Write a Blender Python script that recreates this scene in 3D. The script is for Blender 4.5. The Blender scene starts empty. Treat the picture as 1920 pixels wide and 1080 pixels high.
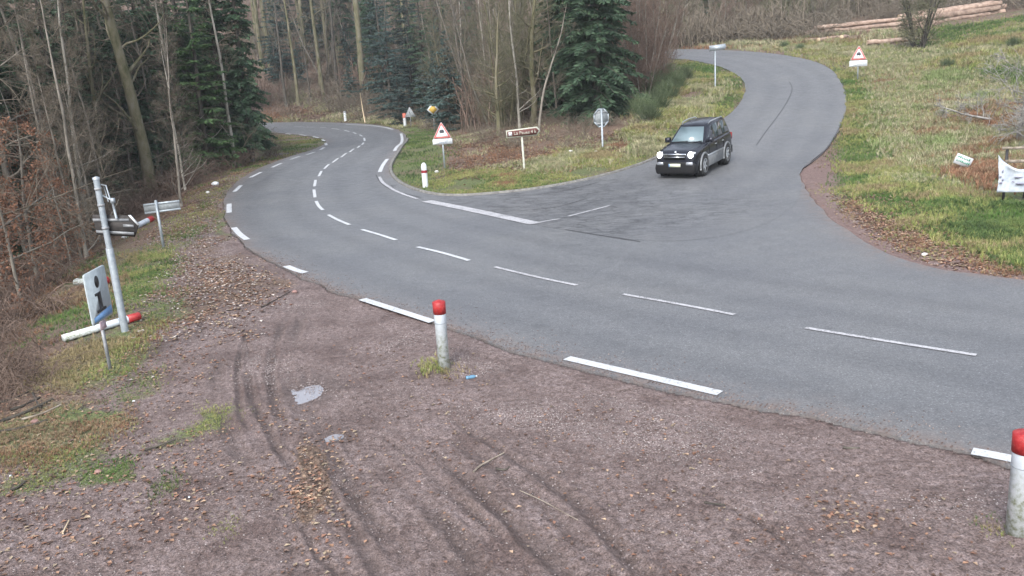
import bpy, math, random
import numpy as np
from mathutils import Vector, Matrix, geometry
random.seed(7); RS = np.random.RandomState(11)
R = math.radians
scene = bpy.context.scene
col = scene.collection
# ---------------------------------------------------------------- camera
CAM_H = 4.4; FPX = 1600.0; PITCH = R(14.4); ROLL = R(3.6)
cp, sp, cr, sr = math.cos(PITCH), math.sin(PITCH), math.cos(ROLL), math.sin(ROLL)
F_ = np.array([0, cp, -sp]); R0 = np.array([1.0, 0, 0]); U0 = np.array([0, sp, cp])
R_ = R0*cr - U0*sr; U_ = U0*cr + R0*sr
CAMP = np.array([0, 0, CAM_H])
cam_d = bpy.data.cameras.new('camera'); cam = bpy.data.objects.new('camera', cam_d); col.objects.link(cam)
cam_d.sensor_width = 36; cam_d.lens = FPX/1920*36; cam_d.clip_start = 0.1; cam_d.clip_end = 6000
cam.matrix_world = Matrix(((R_[0], U_[0], -F_[0], CAMP[0]), (R_[1], U_[1], -F_[1], CAMP[1]), (R_[2], U_[2], -F_[2], CAMP[2]), (0, 0, 0, 1)))
scene.camera = cam
# ---------------------------------------------------------------- sky, sun, exposure
SUN_EL, SUN_AZ = R(42), R(200)      # azimuth clockwise from +Y
w = bpy.data.worlds.new('World'); scene.world = w; w.use_nodes = True
nt = w.node_tree; nt.nodes.clear()
sky = nt.nodes.new('ShaderNodeTexSky'); sky.sky_type = 'NISHITA'; sky.sun_disc = False
sky.sun_elevation = SUN_EL; sky.sun_rotation = SUN_AZ; sky.dust_density = 3.0; sky.altitude = 600
hs = nt.nodes.new('ShaderNodeHueSaturation'); hs.inputs['Saturation'].default_value = 0.42
bg = nt.nodes.new('ShaderNodeBackground'); bg.inputs['Strength'].default_value = 0.15
wo = nt.nodes.new('ShaderNodeOutputWorld')
nt.links.new(sky.outputs[0], hs.inputs['Color']); nt.links.new(hs.outputs[0], bg.inputs[0]); nt.links.new(bg.outputs[0], wo.inputs[0])
sl = bpy.data.lights.new('sun', 'SUN'); sl.energy = 1.2; sl.angle = R(25); sl.color = (1, .97, .93)
so = bpy.data.objects.new('sun', sl); col.objects.link(so)
sdir = Vector((math.sin(SUN_AZ)*math.cos(SUN_EL), math.cos(SUN_AZ)*math.cos(SUN_EL), math.sin(SUN_EL)))
so.rotation_euler = sdir.to_track_quat('Z', 'Y').to_euler(); so.location = (0, -20, 40)
vs = scene.view_settings; scene.display_settings.display_device = 'sRGB'
vs.view_transform = 'Standard'; vs.look = 'None'; vs.gamma = 1.0; vs.exposure = 1.4; vs.use_curve_mapping = False
scene.cycles.max_bounces = 6; scene.cycles.diffuse_bounces = 5; scene.cycles.glossy_bounces = 2
scene.cycles.use_denoising = True

# ---------------------------------------------------------------- terrain
def sstep(a, b, x):
    t = np.clip((x-a)/(b-a), 0, 1); return t*t*(3-2*t)
def splus(x, k=2.0):
    return np.where(x/k > 30, x, k*np.log1p(np.exp(np.minimum(x/k, 30))))
def xr_of(y):  # right road edge
    return np.interp(y, [0, 10, 15.7, 31, 40, 47, 60, 80, 100], [11, 9.5, 9.2, 10.7, 15.5, 18.5, 20.5, 21, 21])
def H_(x, y):
    x = np.asarray(x, float); y = np.asarray(y, float)
    wr = sstep(-5, 9, x)
    ramp = 0.11*splus(y-34, 2.0) - 0.06*splus(y-80, 3.0)
    h = wr*np.where(y > 20, ramp, 0)
    h = h + 0.10*splus(x-xr_of(y)-4, 1.5)*sstep(5, 20, y)
    xl = -6.4-0.19*y
    drop = splus(xl-x, .8)
    h = h - 3.2*np.tanh(drop*0.35/3.2)*(1-sstep(38, 54, y))
    h = h + 0.30*splus(y-93-0.12*np.maximum(-x-10, 0), 3.0)
    h = h + 0.25*splus(-x-45, 4)
    # bank rising behind the kerbed island
    ii = np.exp(-(((x+2)/9)**2+((y-48)/7)**2))
    h = h + 0.55*ii
    return h
def ray(u, v):
    d = F_ + R_*((u-960)/FPX) + U_*((540-v)/FPX); return d
TS = np.concatenate([np.linspace(3, 60, 1500), np.linspace(60, 260, 1500)])
def P(u, v, dz=0.0):
    d = ray(u, v)
    xs = d[0]*TS; ys = d[1]*TS; zs = CAM_H+d[2]*TS
    g = zs-H_(xs, ys)
    k = np.argmax(g < 0)
    if g[k] >= 0: k = len(TS)-1
    a, b = TS[max(k-1, 0)], TS[k]
    for _ in range(18):
        m = (a+b)/2
        if CAM_H+d[2]*m-H_(d[0]*m, d[1]*m) < 0: b = m
        else: a = m
    t = (a+b)/2
    x, y = d[0]*t, d[1]*t
    return np.array([x, y, float(H_(x, y))+dz])
def proj(p):
    p = np.asarray(p, float); q = p-CAMP
    z = q@F_
    z = np.where(z < .05, .05, z)
    return 960+FPX*(q@R_)/z, 540-FPX*(q@U_)/z
def at(u, y):   # ground point at forward distance y which shows at pixel column u
    x = (u-960)/FPX*y
    for _ in range(12):
        z = float(H_(x, y)); uu, vv = proj((x, y, z)); x += (u-float(uu))/FPX*y
    return np.array([x, y, float(H_(x, y))])
def mpp(p): return float((np.asarray(p)-CAMP)@F_)/FPX

def _hash(i, j, s):
    n = (i*374761393+j*668265263+s*1274126177) & 0xffffffff
    n = ((n ^ (n >> 13))*1274126177) & 0xffffffff
    return ((n ^ (n >> 16)) & 0xffff)/65535.0
def vn(x, y, s=0):
    i = np.floor(x).astype(np.int64); j = np.floor(y).astype(np.int64)
    fx = x-i; fy = y-j; fx = fx*fx*(3-2*fx); fy = fy*fy*(3-2*fy)
    a = _hash(i, j, s); b = _hash(i+1, j, s); c = _hash(i, j+1, s); d = _hash(i+1, j+1, s)
    return (a*(1-fx)+b*fx)*(1-fy)+(c*(1-fx)+d*fx)*fy
def fbm(x, y, s=0, o=4):
    r = 0; a = 1; t = 0
    for k in range(o):
        r = r+a*vn(x*2**k+17*k, y*2**k-9*k, s+k); t += a; a *= .5
    return r/t

# ---------------------------------------------------------------- mesh builder
class MB:
    def __init__(s): s.v = []; s.f3 = []; s.f4 = []; s.n = 0; s.c = []; s.ng = []
    def add(s, v, f3=None, f4=None, c=None):
        v = np.asarray(v, float).reshape(-1, 3)
        if f3 is not None and len(f3): s.f3.append(np.asarray(f3)+s.n)
        if f4 is not None and len(f4): s.f4.append(np.asarray(f4)+s.n)
        s.v.append(v)
        if c is not None: s.c.append(np.broadcast_to(np.asarray(c, float), (len(v), 3)))
        s.n += len(v)
    def arr(s):
        V = np.concatenate(s.v) if s.v else np.zeros((0, 3))
        A = np.concatenate(s.f3) if s.f3 else np.zeros((0, 3), int)
        B = np.concatenate(s.f4) if s.f4 else np.zeros((0, 4), int)
        C = np.concatenate(s.c) if s.c else None
        return V, A, B, C
    def mesh(s, name, mat, smooth=False):
        V, A, B, C = s.arr()
        me = bpy.data.meshes.new(name)
        ngl = [list(x) for x in s.ng]
        me.vertices.add(len(V)); me.vertices.foreach_set('co', V.ravel())
        nl = A.size+B.size+sum(len(x) for x in ngl); me.loops.add(nl)
        li = np.concatenate([A.ravel(), B.ravel()]+[np.array(x) for x in ngl]).astype(np.int32)
        me.loops.foreach_set('vertex_index', li)
        tot = np.concatenate([np.full(len(A), 3), np.full(len(B), 4), np.array([len(x) for x in ngl], int)]).astype(np.int32)
        st = np.concatenate([[0], np.cumsum(tot)[:-1]]).astype(np.int32)
        me.polygons.add(len(tot)); me.polygons.foreach_set('loop_start', st); me.polygons.foreach_set('loop_total', tot)
        if smooth: me.polygons.foreach_set('use_smooth', np.ones(len(tot), bool))
        me.update(calc_edges=True)
        if C is not None:
            at_ = me.color_attributes.new('Col', 'FLOAT_COLOR', 'POINT')
            at_.data.foreach_set('color', np.concatenate([C, np.ones((len(C), 1))], 1).ravel())
        if mat: me.materials.append(mat)
        return me
    def obj(s, name, mat, parent=None, smooth=False):
        o = bpy.data.objects.new(name, s.mesh(name, mat, smooth)); col.objects.link(o)
        if parent is not None: o.parent = parent
        return o
    # shapes
    def tube(s, pts, rad, n=6, cap=True, c=None):
        pts = np.asarray(pts, float); m = len(pts); rad = np.broadcast_to(rad, (m,))
        t = np.gradient(pts, axis=0); t /= (np.linalg.norm(t, axis=1)[:, None]+1e-9)
        ref = np.array([0, 0, 1.0]) if abs(t[0][2]) < .9 else np.array([1.0, 0, 0])
        a = np.cross(t, ref); a /= (np.linalg.norm(a, axis=1)[:, None]+1e-9); b = np.cross(t, a)
        th = np.arange(n)*2*math.pi/n
        V = pts[:, None, :]+rad[:, None, None]*(np.cos(th)[None, :, None]*a[:, None, :]+np.sin(th)[None, :, None]*b[:, None, :])
        i = np.arange(m-1)[:, None]*n; j = np.arange(n)[None, :]; k = (j+1) % n
        q = np.stack([i+j, i+k, i+n+k, i+n+j], -1).reshape(-1, 4)
        base = s.n
        s.add(V.reshape(-1, 3), f4=q, c=c)
        if cap and n > 3:
            s.ng.append([base+x for x in range(n)]); s.ng.append([base+(m-1)*n+x for x in range(n)][::-1])
    def box(s, lo, hi, M=None):
        x0, y0, z0 = lo; x1, y1, z1 = hi
        v = np.array([(x0, y0, z0), (x1, y0, z0), (x1, y1, z0), (x0, y1, z0), (x0, y0, z1), (x1, y0, z1), (x1, y1, z1), (x0, y1, z1)], float)
        if M is not None: v = v@np.asarray(M)[:3, :3].T+np.asarray(M)[:3, 3]
        s.add(v, f4=[(0, 3, 2, 1), (4, 5, 6, 7), (0, 1, 5, 4), (1, 2, 6, 5), (2, 3, 7, 6), (3, 0, 4, 7)])
    def prism(s, p2, y0, y1):     # outline in XZ, extruded along Y
        n = len(p2); b = s.n
        v = [(x, y0, z) for x, z in p2]+[(x, y1, z) for x, z in p2]
        s.add(v, f4=[(i, (i+1) % n, n+(i+1) % n, n+i) for i in range(n)])
        s.ng.append([b+i for i in range(n)][::-1]); s.ng.append([b+n+i for i in range(n)])
    def lathe(s, prof, n=24, M=None, c=None):   # profile (r,z) about Z
        th = np.arange(n)*2*math.pi/n; m = len(prof)
        V = np.array([[(r*math.cos(a), r*math.sin(a), z) for a in th] for r, z in prof]).reshape(-1, 3)
        if M is not None: V = V@np.asarray(M)[:3, :3].T+np.asarray(M)[:3, 3]
        i = np.arange(m-1)[:, None]*n; j = np.arange(n)[None, :]; k = (j+1) % n
        s.add(V, f4=np.stack([i+j, i+k, i+n+k, i+n+j], -1).reshape(-1, 4), c=c)

def rounded(pts, r, n=4):
    out = []; N = len(pts)
    for i in range(N):
        p = np.array(pts[i], float); a = np.array(pts[i-1], float)-p; b = np.array(pts[(i+1) % N], float)-p
        a /= np.linalg.norm(a); b /= np.linalg.norm(b)
        th = math.acos(np.clip(a@b, -1, 1)); d = r/math.tan(th/2)
        p1 = p+a*d; p2 = p+b*d
        for k in range(n+1):
            t = k/n; q = (1-t)**2*p1+2*t*(1-t)*p+t*t*p2; out.append((q[0], q[1]))
    return out

def tag(o, label=None, cat=None, group=None, kind=None):
    if label: o['label'] = label
    if cat: o['category'] = cat
    if group: o['group'] = group
    if kind: o['kind'] = kind
    return o
def empty(name, loc, rot=(0, 0, 0), label=None, cat=None, group=None):
    o = bpy.data.objects.new(name, None); col.objects.link(o); o.empty_display_size = .2
    o.location = [float(a) for a in loc]; o.rotation_euler = rot
    return tag(o, label, cat, group)
def copy_tree(o, parent=None):
    c = o.copy(); col.objects.link(c); c.parent = parent
    for ch in o.children: copy_tree(ch, c)
    return c

# ---------------------------------------------------------------- materials
def mat(name, base=(.5, .5, .5), rough=.7, metal=0.0, spec=.5):
    m = bpy.data.materials.new(name); m.use_nodes = True
    b = m.node_tree.nodes['Principled BSDF']
    b.inputs['Base Color'].default_value = (*base, 1); b.inputs['Roughness'].default_value = rough
    b.inputs['Metallic'].default_value = metal; b.inputs['Specular IOR Level'].default_value = spec
    return m
class NT:
    def __init__(s, m): s.t = m.node_tree; s.b = s.t.nodes['Principled BSDF']
    def n(s, k, **kw):
        x = s.t.nodes.new(k)
        for a, b in kw.items():
            if hasattr(x, a): setattr(x, a, b)
            else: x.inputs[a.replace('_', ' ')].default_value = b
        return x
    def l(s, a, b): s.t.links.new(a, b)
    def coord(s): return s.n('ShaderNodeNewGeometry').outputs['Position']
    def obj(s): return s.n('ShaderNodeTexCoord').outputs['Object']
    def noise(s, sc, det=4, rough=.6, vec=None, out='Fac'):
        x = s.n('ShaderNodeTexNoise'); x.inputs['Scale'].default_value = sc; x.inputs['Detail'].default_value = det
        x.inputs['Roughness'].default_value = rough
        s.l(vec if vec is not None else s.coord(), x.inputs['Vector']); return x.outputs[out]
    def ramp(s, fac, stops):
        r = s.n('ShaderNodeValToRGB'); e = r.color_ramp.elements
        while len(e) < len(stops): e.new(.5)
        for i, (p, c) in enumerate(stops):
            e[i].position = p; e[i].color = (*c, 1) if len(c) == 3 else c
        s.l(fac, r.inputs[0]); return r.outputs[0]
    def mix(s, fac, a, b, bt='MIX'):
        x = s.n('ShaderNodeMix'); x.data_type = 'RGBA'; x.blend_type = bt
        for v, k in ((fac, 0), (a, 6), (b, 7)):
            if isinstance(v, (int, float)): x.inputs[k].default_value = v
            elif isinstance(v, tuple): x.inputs[k].default_value = (*v, 1)
            else: s.l(v, x.inputs[k])
        return x.outputs[2]
    def math(s, op, a, b=None, clamp=False):
        x = s.n('ShaderNodeMath'); x.operation = op; x.use_clamp = clamp
        for v, k in ((a, 0), (b, 1)):
            if v is None: continue
            if isinstance(v, (int, float)): x.inputs[k].default_value = v
            else: s.l(v, x.inputs[k])
        return x.outputs[0]
    def bump(s, h, st=.4, d=.02):
        x = s.n('ShaderNodeBump'); x.inputs['Strength'].default_value = st; x.inputs['Distance'].default_value = d
        s.l(h, x.inputs['Height']); s.l(x.outputs[0], s.b.inputs['Normal'])
    def attr(s, name='Col'):
        x = s.n('ShaderNodeAttribute'); x.attribute_name = name; return x
    def rnd(s): return s.n('ShaderNodeObjectInfo').outputs['Random']
    def base(s, c): s.l(c, s.b.inputs['Base Color'])
    def rough(s, c): s.l(c, s.b.inputs['Roughness'])

def m_noise(name, c1, c2, sc=8, rough=.85, bump=.3, c3=None, rnd=0.0, objc=False, metal=0, stretch=None):
    m = mat(name, c1, rough, metal, .3); t = NT(m)
    vec = t.obj() if objc else t.coord()
    if stretch:
        mp = t.n('ShaderNodeMapping'); mp.inputs['Scale'].default_value = stretch; t.l(vec, mp.inputs[0]); vec = mp.outputs[0]
    f = t.noise(sc, 5, .65, vec)
    st = [(.35, c1), (.65, c2)] if c3 is None else [(.32, c1), (.5, c2), (.68, c3)]
    c = t.ramp(f, st)
    if rnd:
        k = t.math('ADD', t.math('MULTIPLY', t.rnd(), rnd*2), 1-rnd)
        cc = t.n('ShaderNodeCombineColor')
        for i in range(3): t.l(k, cc.inputs[i])
        c = t.mix(1.0, c, cc.outputs[0], 'MULTIPLY')
    t.base(c)
    if bump: t.bump(f, bump, .02)
    return m
M = {}
M['bark_grey'] = m_noise('bark_grey', (.10, .09, .075), (.22, .20, .17), 6, .9, .6, rnd=.25, stretch=(1, 1, .35))
M['bark_moss'] = m_noise('bark_moss', (.055, .06, .028), (.125, .115, .07), 3, .95, .6, (.17, .155, .12), rnd=.2, stretch=(1, 1, .4))
M['bark_pale'] = m_noise('bark_pale', (.17, .16, .13), (.34, .32, .28), 4, .9, .5, rnd=.2, stretch=(1, 1, .4))
M['bark_dark'] = m_noise('bark_dark', (.035, .032, .028), (.10, .09, .075), 6, .95, .6, rnd=.3, stretch=(1, 1, .3))
M['twig'] = m_noise('twig', (.088, .074, .056), (.195, .165, .128), 2, .9, 0, rnd=.3)
M['twig_olive'] = m_noise('twig_olive', (.075, .075, .045), (.17, .165, .105), 2, .9, 0, rnd=.3)
M['twig_red'] = m_noise('twig_red', (.095, .066, .052), (.205, .148, .118), 2, .9, 0, rnd=.2)
M['deadwood'] = m_noise('deadwood', (.16, .15, .14), (.34, .33, .31), 5, .9, .3)
M['needles'] = m_noise('needles', (.018, .042, .026), (.050, .092, .052), 1.6, .75, 0, (.085, .135, .072), rnd=.25)
M['needles_light'] = m_noise('needles_light', (.035, .075, .03), (.085, .15, .055), 1.6, .75, 0, rnd=.2)
M['needles_blue'] = m_noise('needles_blue', (.026, .05, .045), (.06, .095, .085), 1.6, .75, 0, rnd=.25)
M['broom'] = m_noise('broom', (.045, .07, .035), (.15, .19, .10), 14, .8, 0, rnd=.2)
M['dead_leaf'] = m_noise('dead_leaf', (.11, .05, .032), (.24, .125, .075), 9, .8, 0, rnd=.2)
M['metal'] = m_noise('galvanised', (.27, .31, .34), (.37, .41, .44), 12, .45, 0, metal=.3)
M['metal_dull'] = m_noise('weathered_metal', (.20, .21, .22), (.33, .34, .35), 8, .6, 0, metal=.3)
M['panel_back'] = m_noise('panel_back', (.03, .027, .026), (.06, .055, .052), 9, .7, 0)
M['panel_grey'] = m_noise('panel_grey', (.17, .19, .20), (.26, .28, .29), 9, .6, 0)
M['white'] = m_noise('white_sign', (.50, .53, .55), (.62, .64, .66), 10, .45, 0)
def m_post():
    m = mat('dirty_white', (.8, .8, .8), .55); t = NT(m)
    o = t.obj(); f = t.noise(14, 5, .7, o)
    c = t.ramp(f, [(.38, (.22, .24, .15)), (.52, (.48, .52, .51)), (.7, (.62, .64, .66))])
    sep = t.n('ShaderNodeSeparateXYZ'); t.l(o, sep.inputs[0])
    k = t.math('MULTIPLY', t.math('SUBTRACT', .78, sep.outputs[2]), 2.2, True)
    t.base(t.mix(k, (.50, .55, .60), c)); return m
M['post'] = m_post()
def m_cap():
    m = mat('red_cap', (.3, .02, .02), .5); t = NT(m); o = t.obj(); f = t.noise(22, 5, .75, o); g = t.noise(60, 3, .7, o)
    c = t.ramp(f, [(.3, (.22, .01, .014)), (.5, (.33, .018, .02)), (.66, (.42, .05, .045))]); c = t.mix(t.ramp(g, [(.60, (0, 0, 0)), (.68, (.7, .7, .7))]), c, (.24, .16, .14)); t.base(c); t.bump(f, .2, .004); return m
M['red'] = m_cap()
M['red_faded'] = m_noise('red_faded', (.42, .10, .07), (.5, .16, .11), 12, .6, 0)
M['red_border'] = m_noise('red_border', (.42, .10, .09), (.52, .17, .15), 12, .5, 0)
M['black'] = mat('black_paint', (.02, .02, .022), .5)
M['ink'] = mat('ink', (.05, .05, .06), .6)
M['blue'] = m_noise('blue_paint', (.12, .26, .50), (.22, .38, .6), 12, .5, 0)
M['yellow'] = m_noise('yellow_paint', (.45, .30, .06), (.62, .42, .10), 30, .5, 0)
M['brown'] = m_noise('brown_paint', (.085, .028, .026), (.14, .055, .048), 12, .6, 0)
M['cream'] = m_noise('cream_paint', (.34, .35, .29), (.48, .49, .42), 12, .6, 0)
M['green_ink'] = mat('green_ink', (.05, .25, .16), .6)
M['wood'] = m_noise('old_wood', (.16, .13, .10), (.34, .30, .25), 8, .85, .4, stretch=(1, 1, 1))
M['bark_log'] = m_noise('log_bark', (.14, .10, .08), (.30, .215, .17), 3, .9, .4, (.40, .32, .26), rnd=.25)
M['log_end'] = m_noise('log_end', (.50, .38, .25), (.66, .54, .38), 6, .8, 0)
M['stone'] = m_noise('pale_stone', (.45, .44, .43), (.7, .7, .69), 6, .8, .4, objc=True)
M['brick'] = m_noise('red_stone', (.20, .12, .105), (.29, .18, .16), 6, .8, .4, objc=True)
M['kerb'] = m_noise('kerb', (.12, .115, .11), (.24, .235, .22), 6, .85, .3)
# ---------------------------------------------------------------- roads
def PW(l): return np.array([P(u, v)[:2] for u, v in l])
def densify(p, step, closed=True):
    out = []; n = len(p)
    for i in range(n if closed else n-1):
        a = np.array(p[i]); b = np.array(p[(i+1) % n]); k = max(1, int(np.linalg.norm(b-a)/step))
        for j in range(k): out.append(a+(b-a)*j/k)
    if not closed: out.append(np.array(p[-1]))
    return np.array(out)
def smooth(p, it=2, closed=False):      # Chaikin
    p = np.asarray(p, float)
    for _ in range(it):
        q = []
        n = len(p)
        if not closed: q.append(p[0])
        for i in range(n if closed else n-1):
            a = p[i]; b = p[(i+1) % n]; q += [a*.75+b*.25, a*.25+b*.75]
        if not closed: q.append(p[-1])
        p = np.array(q)
    return p
def inpoly(x, y, poly):
    x = np.asarray(x); y = np.asarray(y); r = np.zeros(x.shape, bool); n = len(poly)
    for i in range(n):
        x0, y0 = poly[i]; x1, y1 = poly[(i+1) % n]
        if y0 == y1: continue
        c = ((y0 > y) != (y1 > y)) & (x < (x1-x0)*(y-y0)/(y1-y0)+x0); r ^= c
    return r
near = [(2350, 990), (2050, 915), (1905, 882), (1820, 860), (1640, 815), (1480, 775), (1340, 755), (1200, 726), (1060, 690), (950, 655), (840, 620), (700, 574), (640, 553), (590, 535),
        (540, 508), (480, 478), (452, 456), (430, 430), (419, 402), (421, 370), (440, 345), (470, 325), (520, 303), (580, 284), (608, 273), (613, 266), (600, 259), (560, 253), (505, 249), (420, 247)]
far = [(400, 235), (510, 230), (600, 229), (690, 232), (738, 240), (760, 252), (763, 262), (752, 280), (737, 300), (729, 316), (735, 335), (760, 353), (800, 366), (840, 371), (900, 369),
       (1010, 358), (1130, 334), (1235, 299), (1300, 262), (1350, 232), (1378, 208), (1396, 182), (1399, 160), (1385, 142), (1350, 125), (1300, 114), (1255, 110), (1200, 109)]
side_far = [(1200, 94), (1300, 93), (1380, 96), (1450, 101), (1520, 113), (1560, 130), (1580, 160), (1588, 190), (1585, 215), (1570, 250), (1545, 285), (1507, 313), (1499, 330)]
right = [(1515, 370), (1560, 417), (1640, 468), (1720, 500), (1800, 515), (1920, 530), (2050, 545), (2400, 600)]
def side(l, **k): return smooth(PW(l), 2)
_a = PW([(2050, 915), (2350, 990)]); _b = PW([(2050, 545), (2400, 600)]); _ua = (_a[1]-_a[0])/np.linalg.norm(_a[1]-_a[0]); _ub = (_b[1]-_b[0])/np.linalg.norm(_b[1]-_b[0])
road_poly = np.concatenate([[_a[1]+_ua*22], smooth(PW(near)), smooth(PW(far+[])), smooth(PW(side_far)), smooth(PW(right)), [_b[1]+_ub*22]])
road_poly = densify(road_poly, .5)
# slightly irregular broken edge
jn = np.stack([fbm(road_poly[:, 0]*1.3+o_, road_poly[:, 1]*1.3, 90+o_, 3)-.5 for o_ in (0, 1)], 1)*.22; road_poly = road_poly+jn
seamL = [(1499, 330), (1503, 350), (1496, 385), (1440, 425), (1340, 452), (1220, 458), (1100, 441), (1010, 427), (900, 403), (800, 380), (745, 362), (728, 345)]
kerb_in = far[10:]
side_poly = np.concatenate([smooth(PW([(731, 332)]+far[11:])), smooth(PW(side_far)), smooth(PW(seamL[1:]))])
side_poly = densify(side_poly, .6)
def sheet(name, poly, off, m, step=1.0, skirt=.12, parent=None, wear=None):
    lo = poly.min(0); hi = poly.max(0)
    gx, gy = np.meshgrid(np.arange(lo[0], hi[0], step), np.arange(lo[1], hi[1], step)); gx = gx.ravel(); gy = gy.ravel()
    k = inpoly(gx, gy, poly); pts = np.stack([gx[k], gy[k]], 1)+.001
    allp = np.concatenate([poly, pts]); n = len(poly)
    vs_, es, fs, *_ = geometry.delaunay_2d_cdt([Vector(p) for p in allp], [(i, (i+1) % n) for i in range(n)], [], 0, 1e-5)
    V = np.array([(v.x, v.y) for v in vs_]); T = np.array([f for f in fs if len(f) == 3])
    cen = V[T].mean(1); T = T[inpoly(cen[:, 0], cen[:, 1], poly)]
    a, b, c = V[T[:, 0]], V[T[:, 1]], V[T[:, 2]]
    cr_ = (b[:, 0]-a[:, 0])*(c[:, 1]-a[:, 1])-(b[:, 1]-a[:, 1])*(c[:, 0]-a[:, 0])
    T[cr_ < 0] = T[cr_ < 0][:, ::-1]
    if wear:
        cl, _ = pdist(V[:, 0], V[:, 1], wear[0]); cl = np.abs(cl); dd, _ = pdist(V[:, 0], V[:, 1], np.concatenate([poly, poly[:1]])[::2]); dd = np.abs(dd)
        wp = np.exp(-((cl-.95)/.33)**2)+np.exp(-((cl-2.45)/.35)**2)
        if len(wear) > 1:
            c2, _ = pdist(V[:, 0], V[:, 1], wear[1]); c2 = np.abs(c2); wp = np.maximum(wp, (np.exp(-((c2-.9)/.35)**2)+np.exp(-((c2-2.3)/.35)**2))*(cl > 3.2))
        ed = np.exp(-dd/.28)*(off == OFF); vc = np.stack([np.clip(wp, 0, 1), ed, 0*ed], 1)
    else: vc = np.zeros((len(V), 3))
    mb = MB(); mb.add(np.column_stack([V, H_(V[:, 0], V[:, 1])+off]), f3=T, c=vc)
    if skirt:
        z = H_(poly[:, 0], poly[:, 1]); i = np.arange(n); j = (i+1) % n
        mb.add(np.concatenate([np.column_stack([poly, z+off]), np.column_stack([poly, z+off-skirt])]), f4=np.stack([i, j, n+j, n+i], 1), c=(0, .6, 0))
    return mb.obj(name, m, parent)
def m_asphalt(name, lo, hi, rough, crack=False):
    m = mat(name, lo, rough, 0, .4); t = NT(m); p = t.coord()
    g = t.noise(38, 4, .8, p); big = t.noise(.35, 4, .55, p); mid = t.noise(3.0, 4, .6, p)
    c = t.ramp(g, [(.30, tuple(x*.5 for x in lo)), (.48, lo), (.60, hi), (.68, tuple(x*2.4 for x in hi))])
    k = t.ramp(big, [(.35, (.90, .905, .92)), (.5, (1, 1, 1)), (.65, (1.08, 1.07, 1.05))])
    c = t.mix(1.0, c, k, 'MULTIPLY'); k2 = t.ramp(mid, [(.35, (.93, .93, .93)), (.65, (1.08, 1.08, 1.08))]); c = t.mix(1.0, c, k2, 'MULTIPLY')
    if crack:
        v = t.n('ShaderNodeTexVoronoi', feature='DISTANCE_TO_EDGE'); mp = t.n('ShaderNodeMapping'); mp.inputs['Scale'].default_value = (.55, 1.1, 1)
        wp = t.noise(1.4, 3, .6, p, 'Color'); vm = t.n('ShaderNodeVectorMath'); vm.operation = 'MULTIPLY_ADD'; t.l(wp, vm.inputs[0]); vm.inputs[1].default_value = (1.6, 1.6, 0); t.l(p, vm.inputs[2])
        t.l(vm.outputs[0], mp.inputs[0]); t.l(mp.outputs[0], v.inputs['Vector']); v.inputs['Scale'].default_value = 1.0
        e = t.ramp(v.outputs['Distance'], [(.0, (1, 1, 1)), (.028, (0, 0, 0))])
        vd = t.n('ShaderNodeVectorMath'); vd.operation = 'DISTANCE'; t.l(p, vd.inputs[0]); vd.inputs[1].default_value = tuple(P(1040, 392))
        msk = t.math('ADD', t.math('MULTIPLY', t.noise(.22, 2, .5, p), .5), t.math('MULTIPLY', t.math('SUBTRACT', 1.0, t.math('DIVIDE', vd.outputs['Value'], 7.5)), 1.0), True)
        msk = t.ramp(msk, [(.25, (0, 0, 0)), (.6, (1, 1, 1))])
        st_ = t.n('ShaderNodeMapping'); st_.inputs['Scale'].default_value = (.8, 5.0, 1); st_.inputs['Rotation'].default_value = (0, 0, -.25); t.l(p, st_.inputs[0])
        gst = t.ramp(t.noise(1.6, 5, .75, st_.outputs[0]), [(.42, (.58, .58, .59)), (.52, (1, 1, 1)), (.66, (1.18, 1.18, 1.17))])
        c = t.mix(msk, c, t.mix(1.0, c, gst, 'MULTIPLY'))
        c = t.mix(t.math('MULTIPLY', t.math('MULTIPLY', e, msk), .6), c, (.022, .022, .024))
    at_ = t.n('ShaderNodeSeparateColor'); t.l(t.attr('Col').outputs['Color'], at_.inputs[0])
    lp = t.noise(.7, 4, .6, p)
    c = t.mix(t.math('MULTIPLY', at_.outputs[0], t.ramp(lp, [(.35, (.15, .15, .15)), (.6, (.75, .75, .75))])), c, t.mix(1.0, c, (.74, .745, .76), 'MULTIPLY'))
    c = t.mix(t.math('MULTIPLY', at_.outputs[1], t.ramp(t.noise(4, 5, .7, p), [(.35, (0, 0, 0)), (.6, (1, 1, 1))])), c, (.16, .125, .11))
    fine = t.ramp(t.noise(16, 5, .8, p), [(.36, (.80, .80, .80)), (.5, (1, 1, 1)), (.64, (1.22, 1.22, 1.22))]); c = t.mix(1.0, c, fine, 'MULTIPLY')
    oil = t.ramp(t.noise(.55, 5, .7, p), [(.62, (1, 1, 1)), (.72, (.80, .80, .81))]); c = t.mix(1.0, c, oil, 'MULTIPLY')
    t.base(c); t.rough(t.ramp(mid, [(.3, (rough-.08,)*3), (.7, (rough+.12,)*3)])); t.bump(g, .35, .006)
    return m
M['asphalt'] = m_asphalt('asphalt', (.122, .126, .133), (.156, .160, .167), .5)
M['asphalt_old'] = m_asphalt('asphalt_old', (.124, .127, .133), (.159, .162, .168), .52, True)
OFF = .05
CLW = smooth(PW([(400, 238), (552, 238.6), (612, 240.6), (655, 248), (680, 257), (684, 266), (679, 273), (656, 287), (624, 307), (603, 323), (592, 340), (590, 360), (593, 380), (606, 397), (634, 416), (710, 443), (830, 478), (1000, 523), (1168, 557), (1377, 596), (1660, 646), (1830, 673), (2200, 745)]), 1)
CL2 = smooth(PW([(1250, 101), (1400, 112), (1470, 140), (1482, 175), (1455, 225), (1410, 280), (1340, 340), (1230, 375), (1105, 399), (1010, 422)]), 1)
_pd = None
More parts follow.
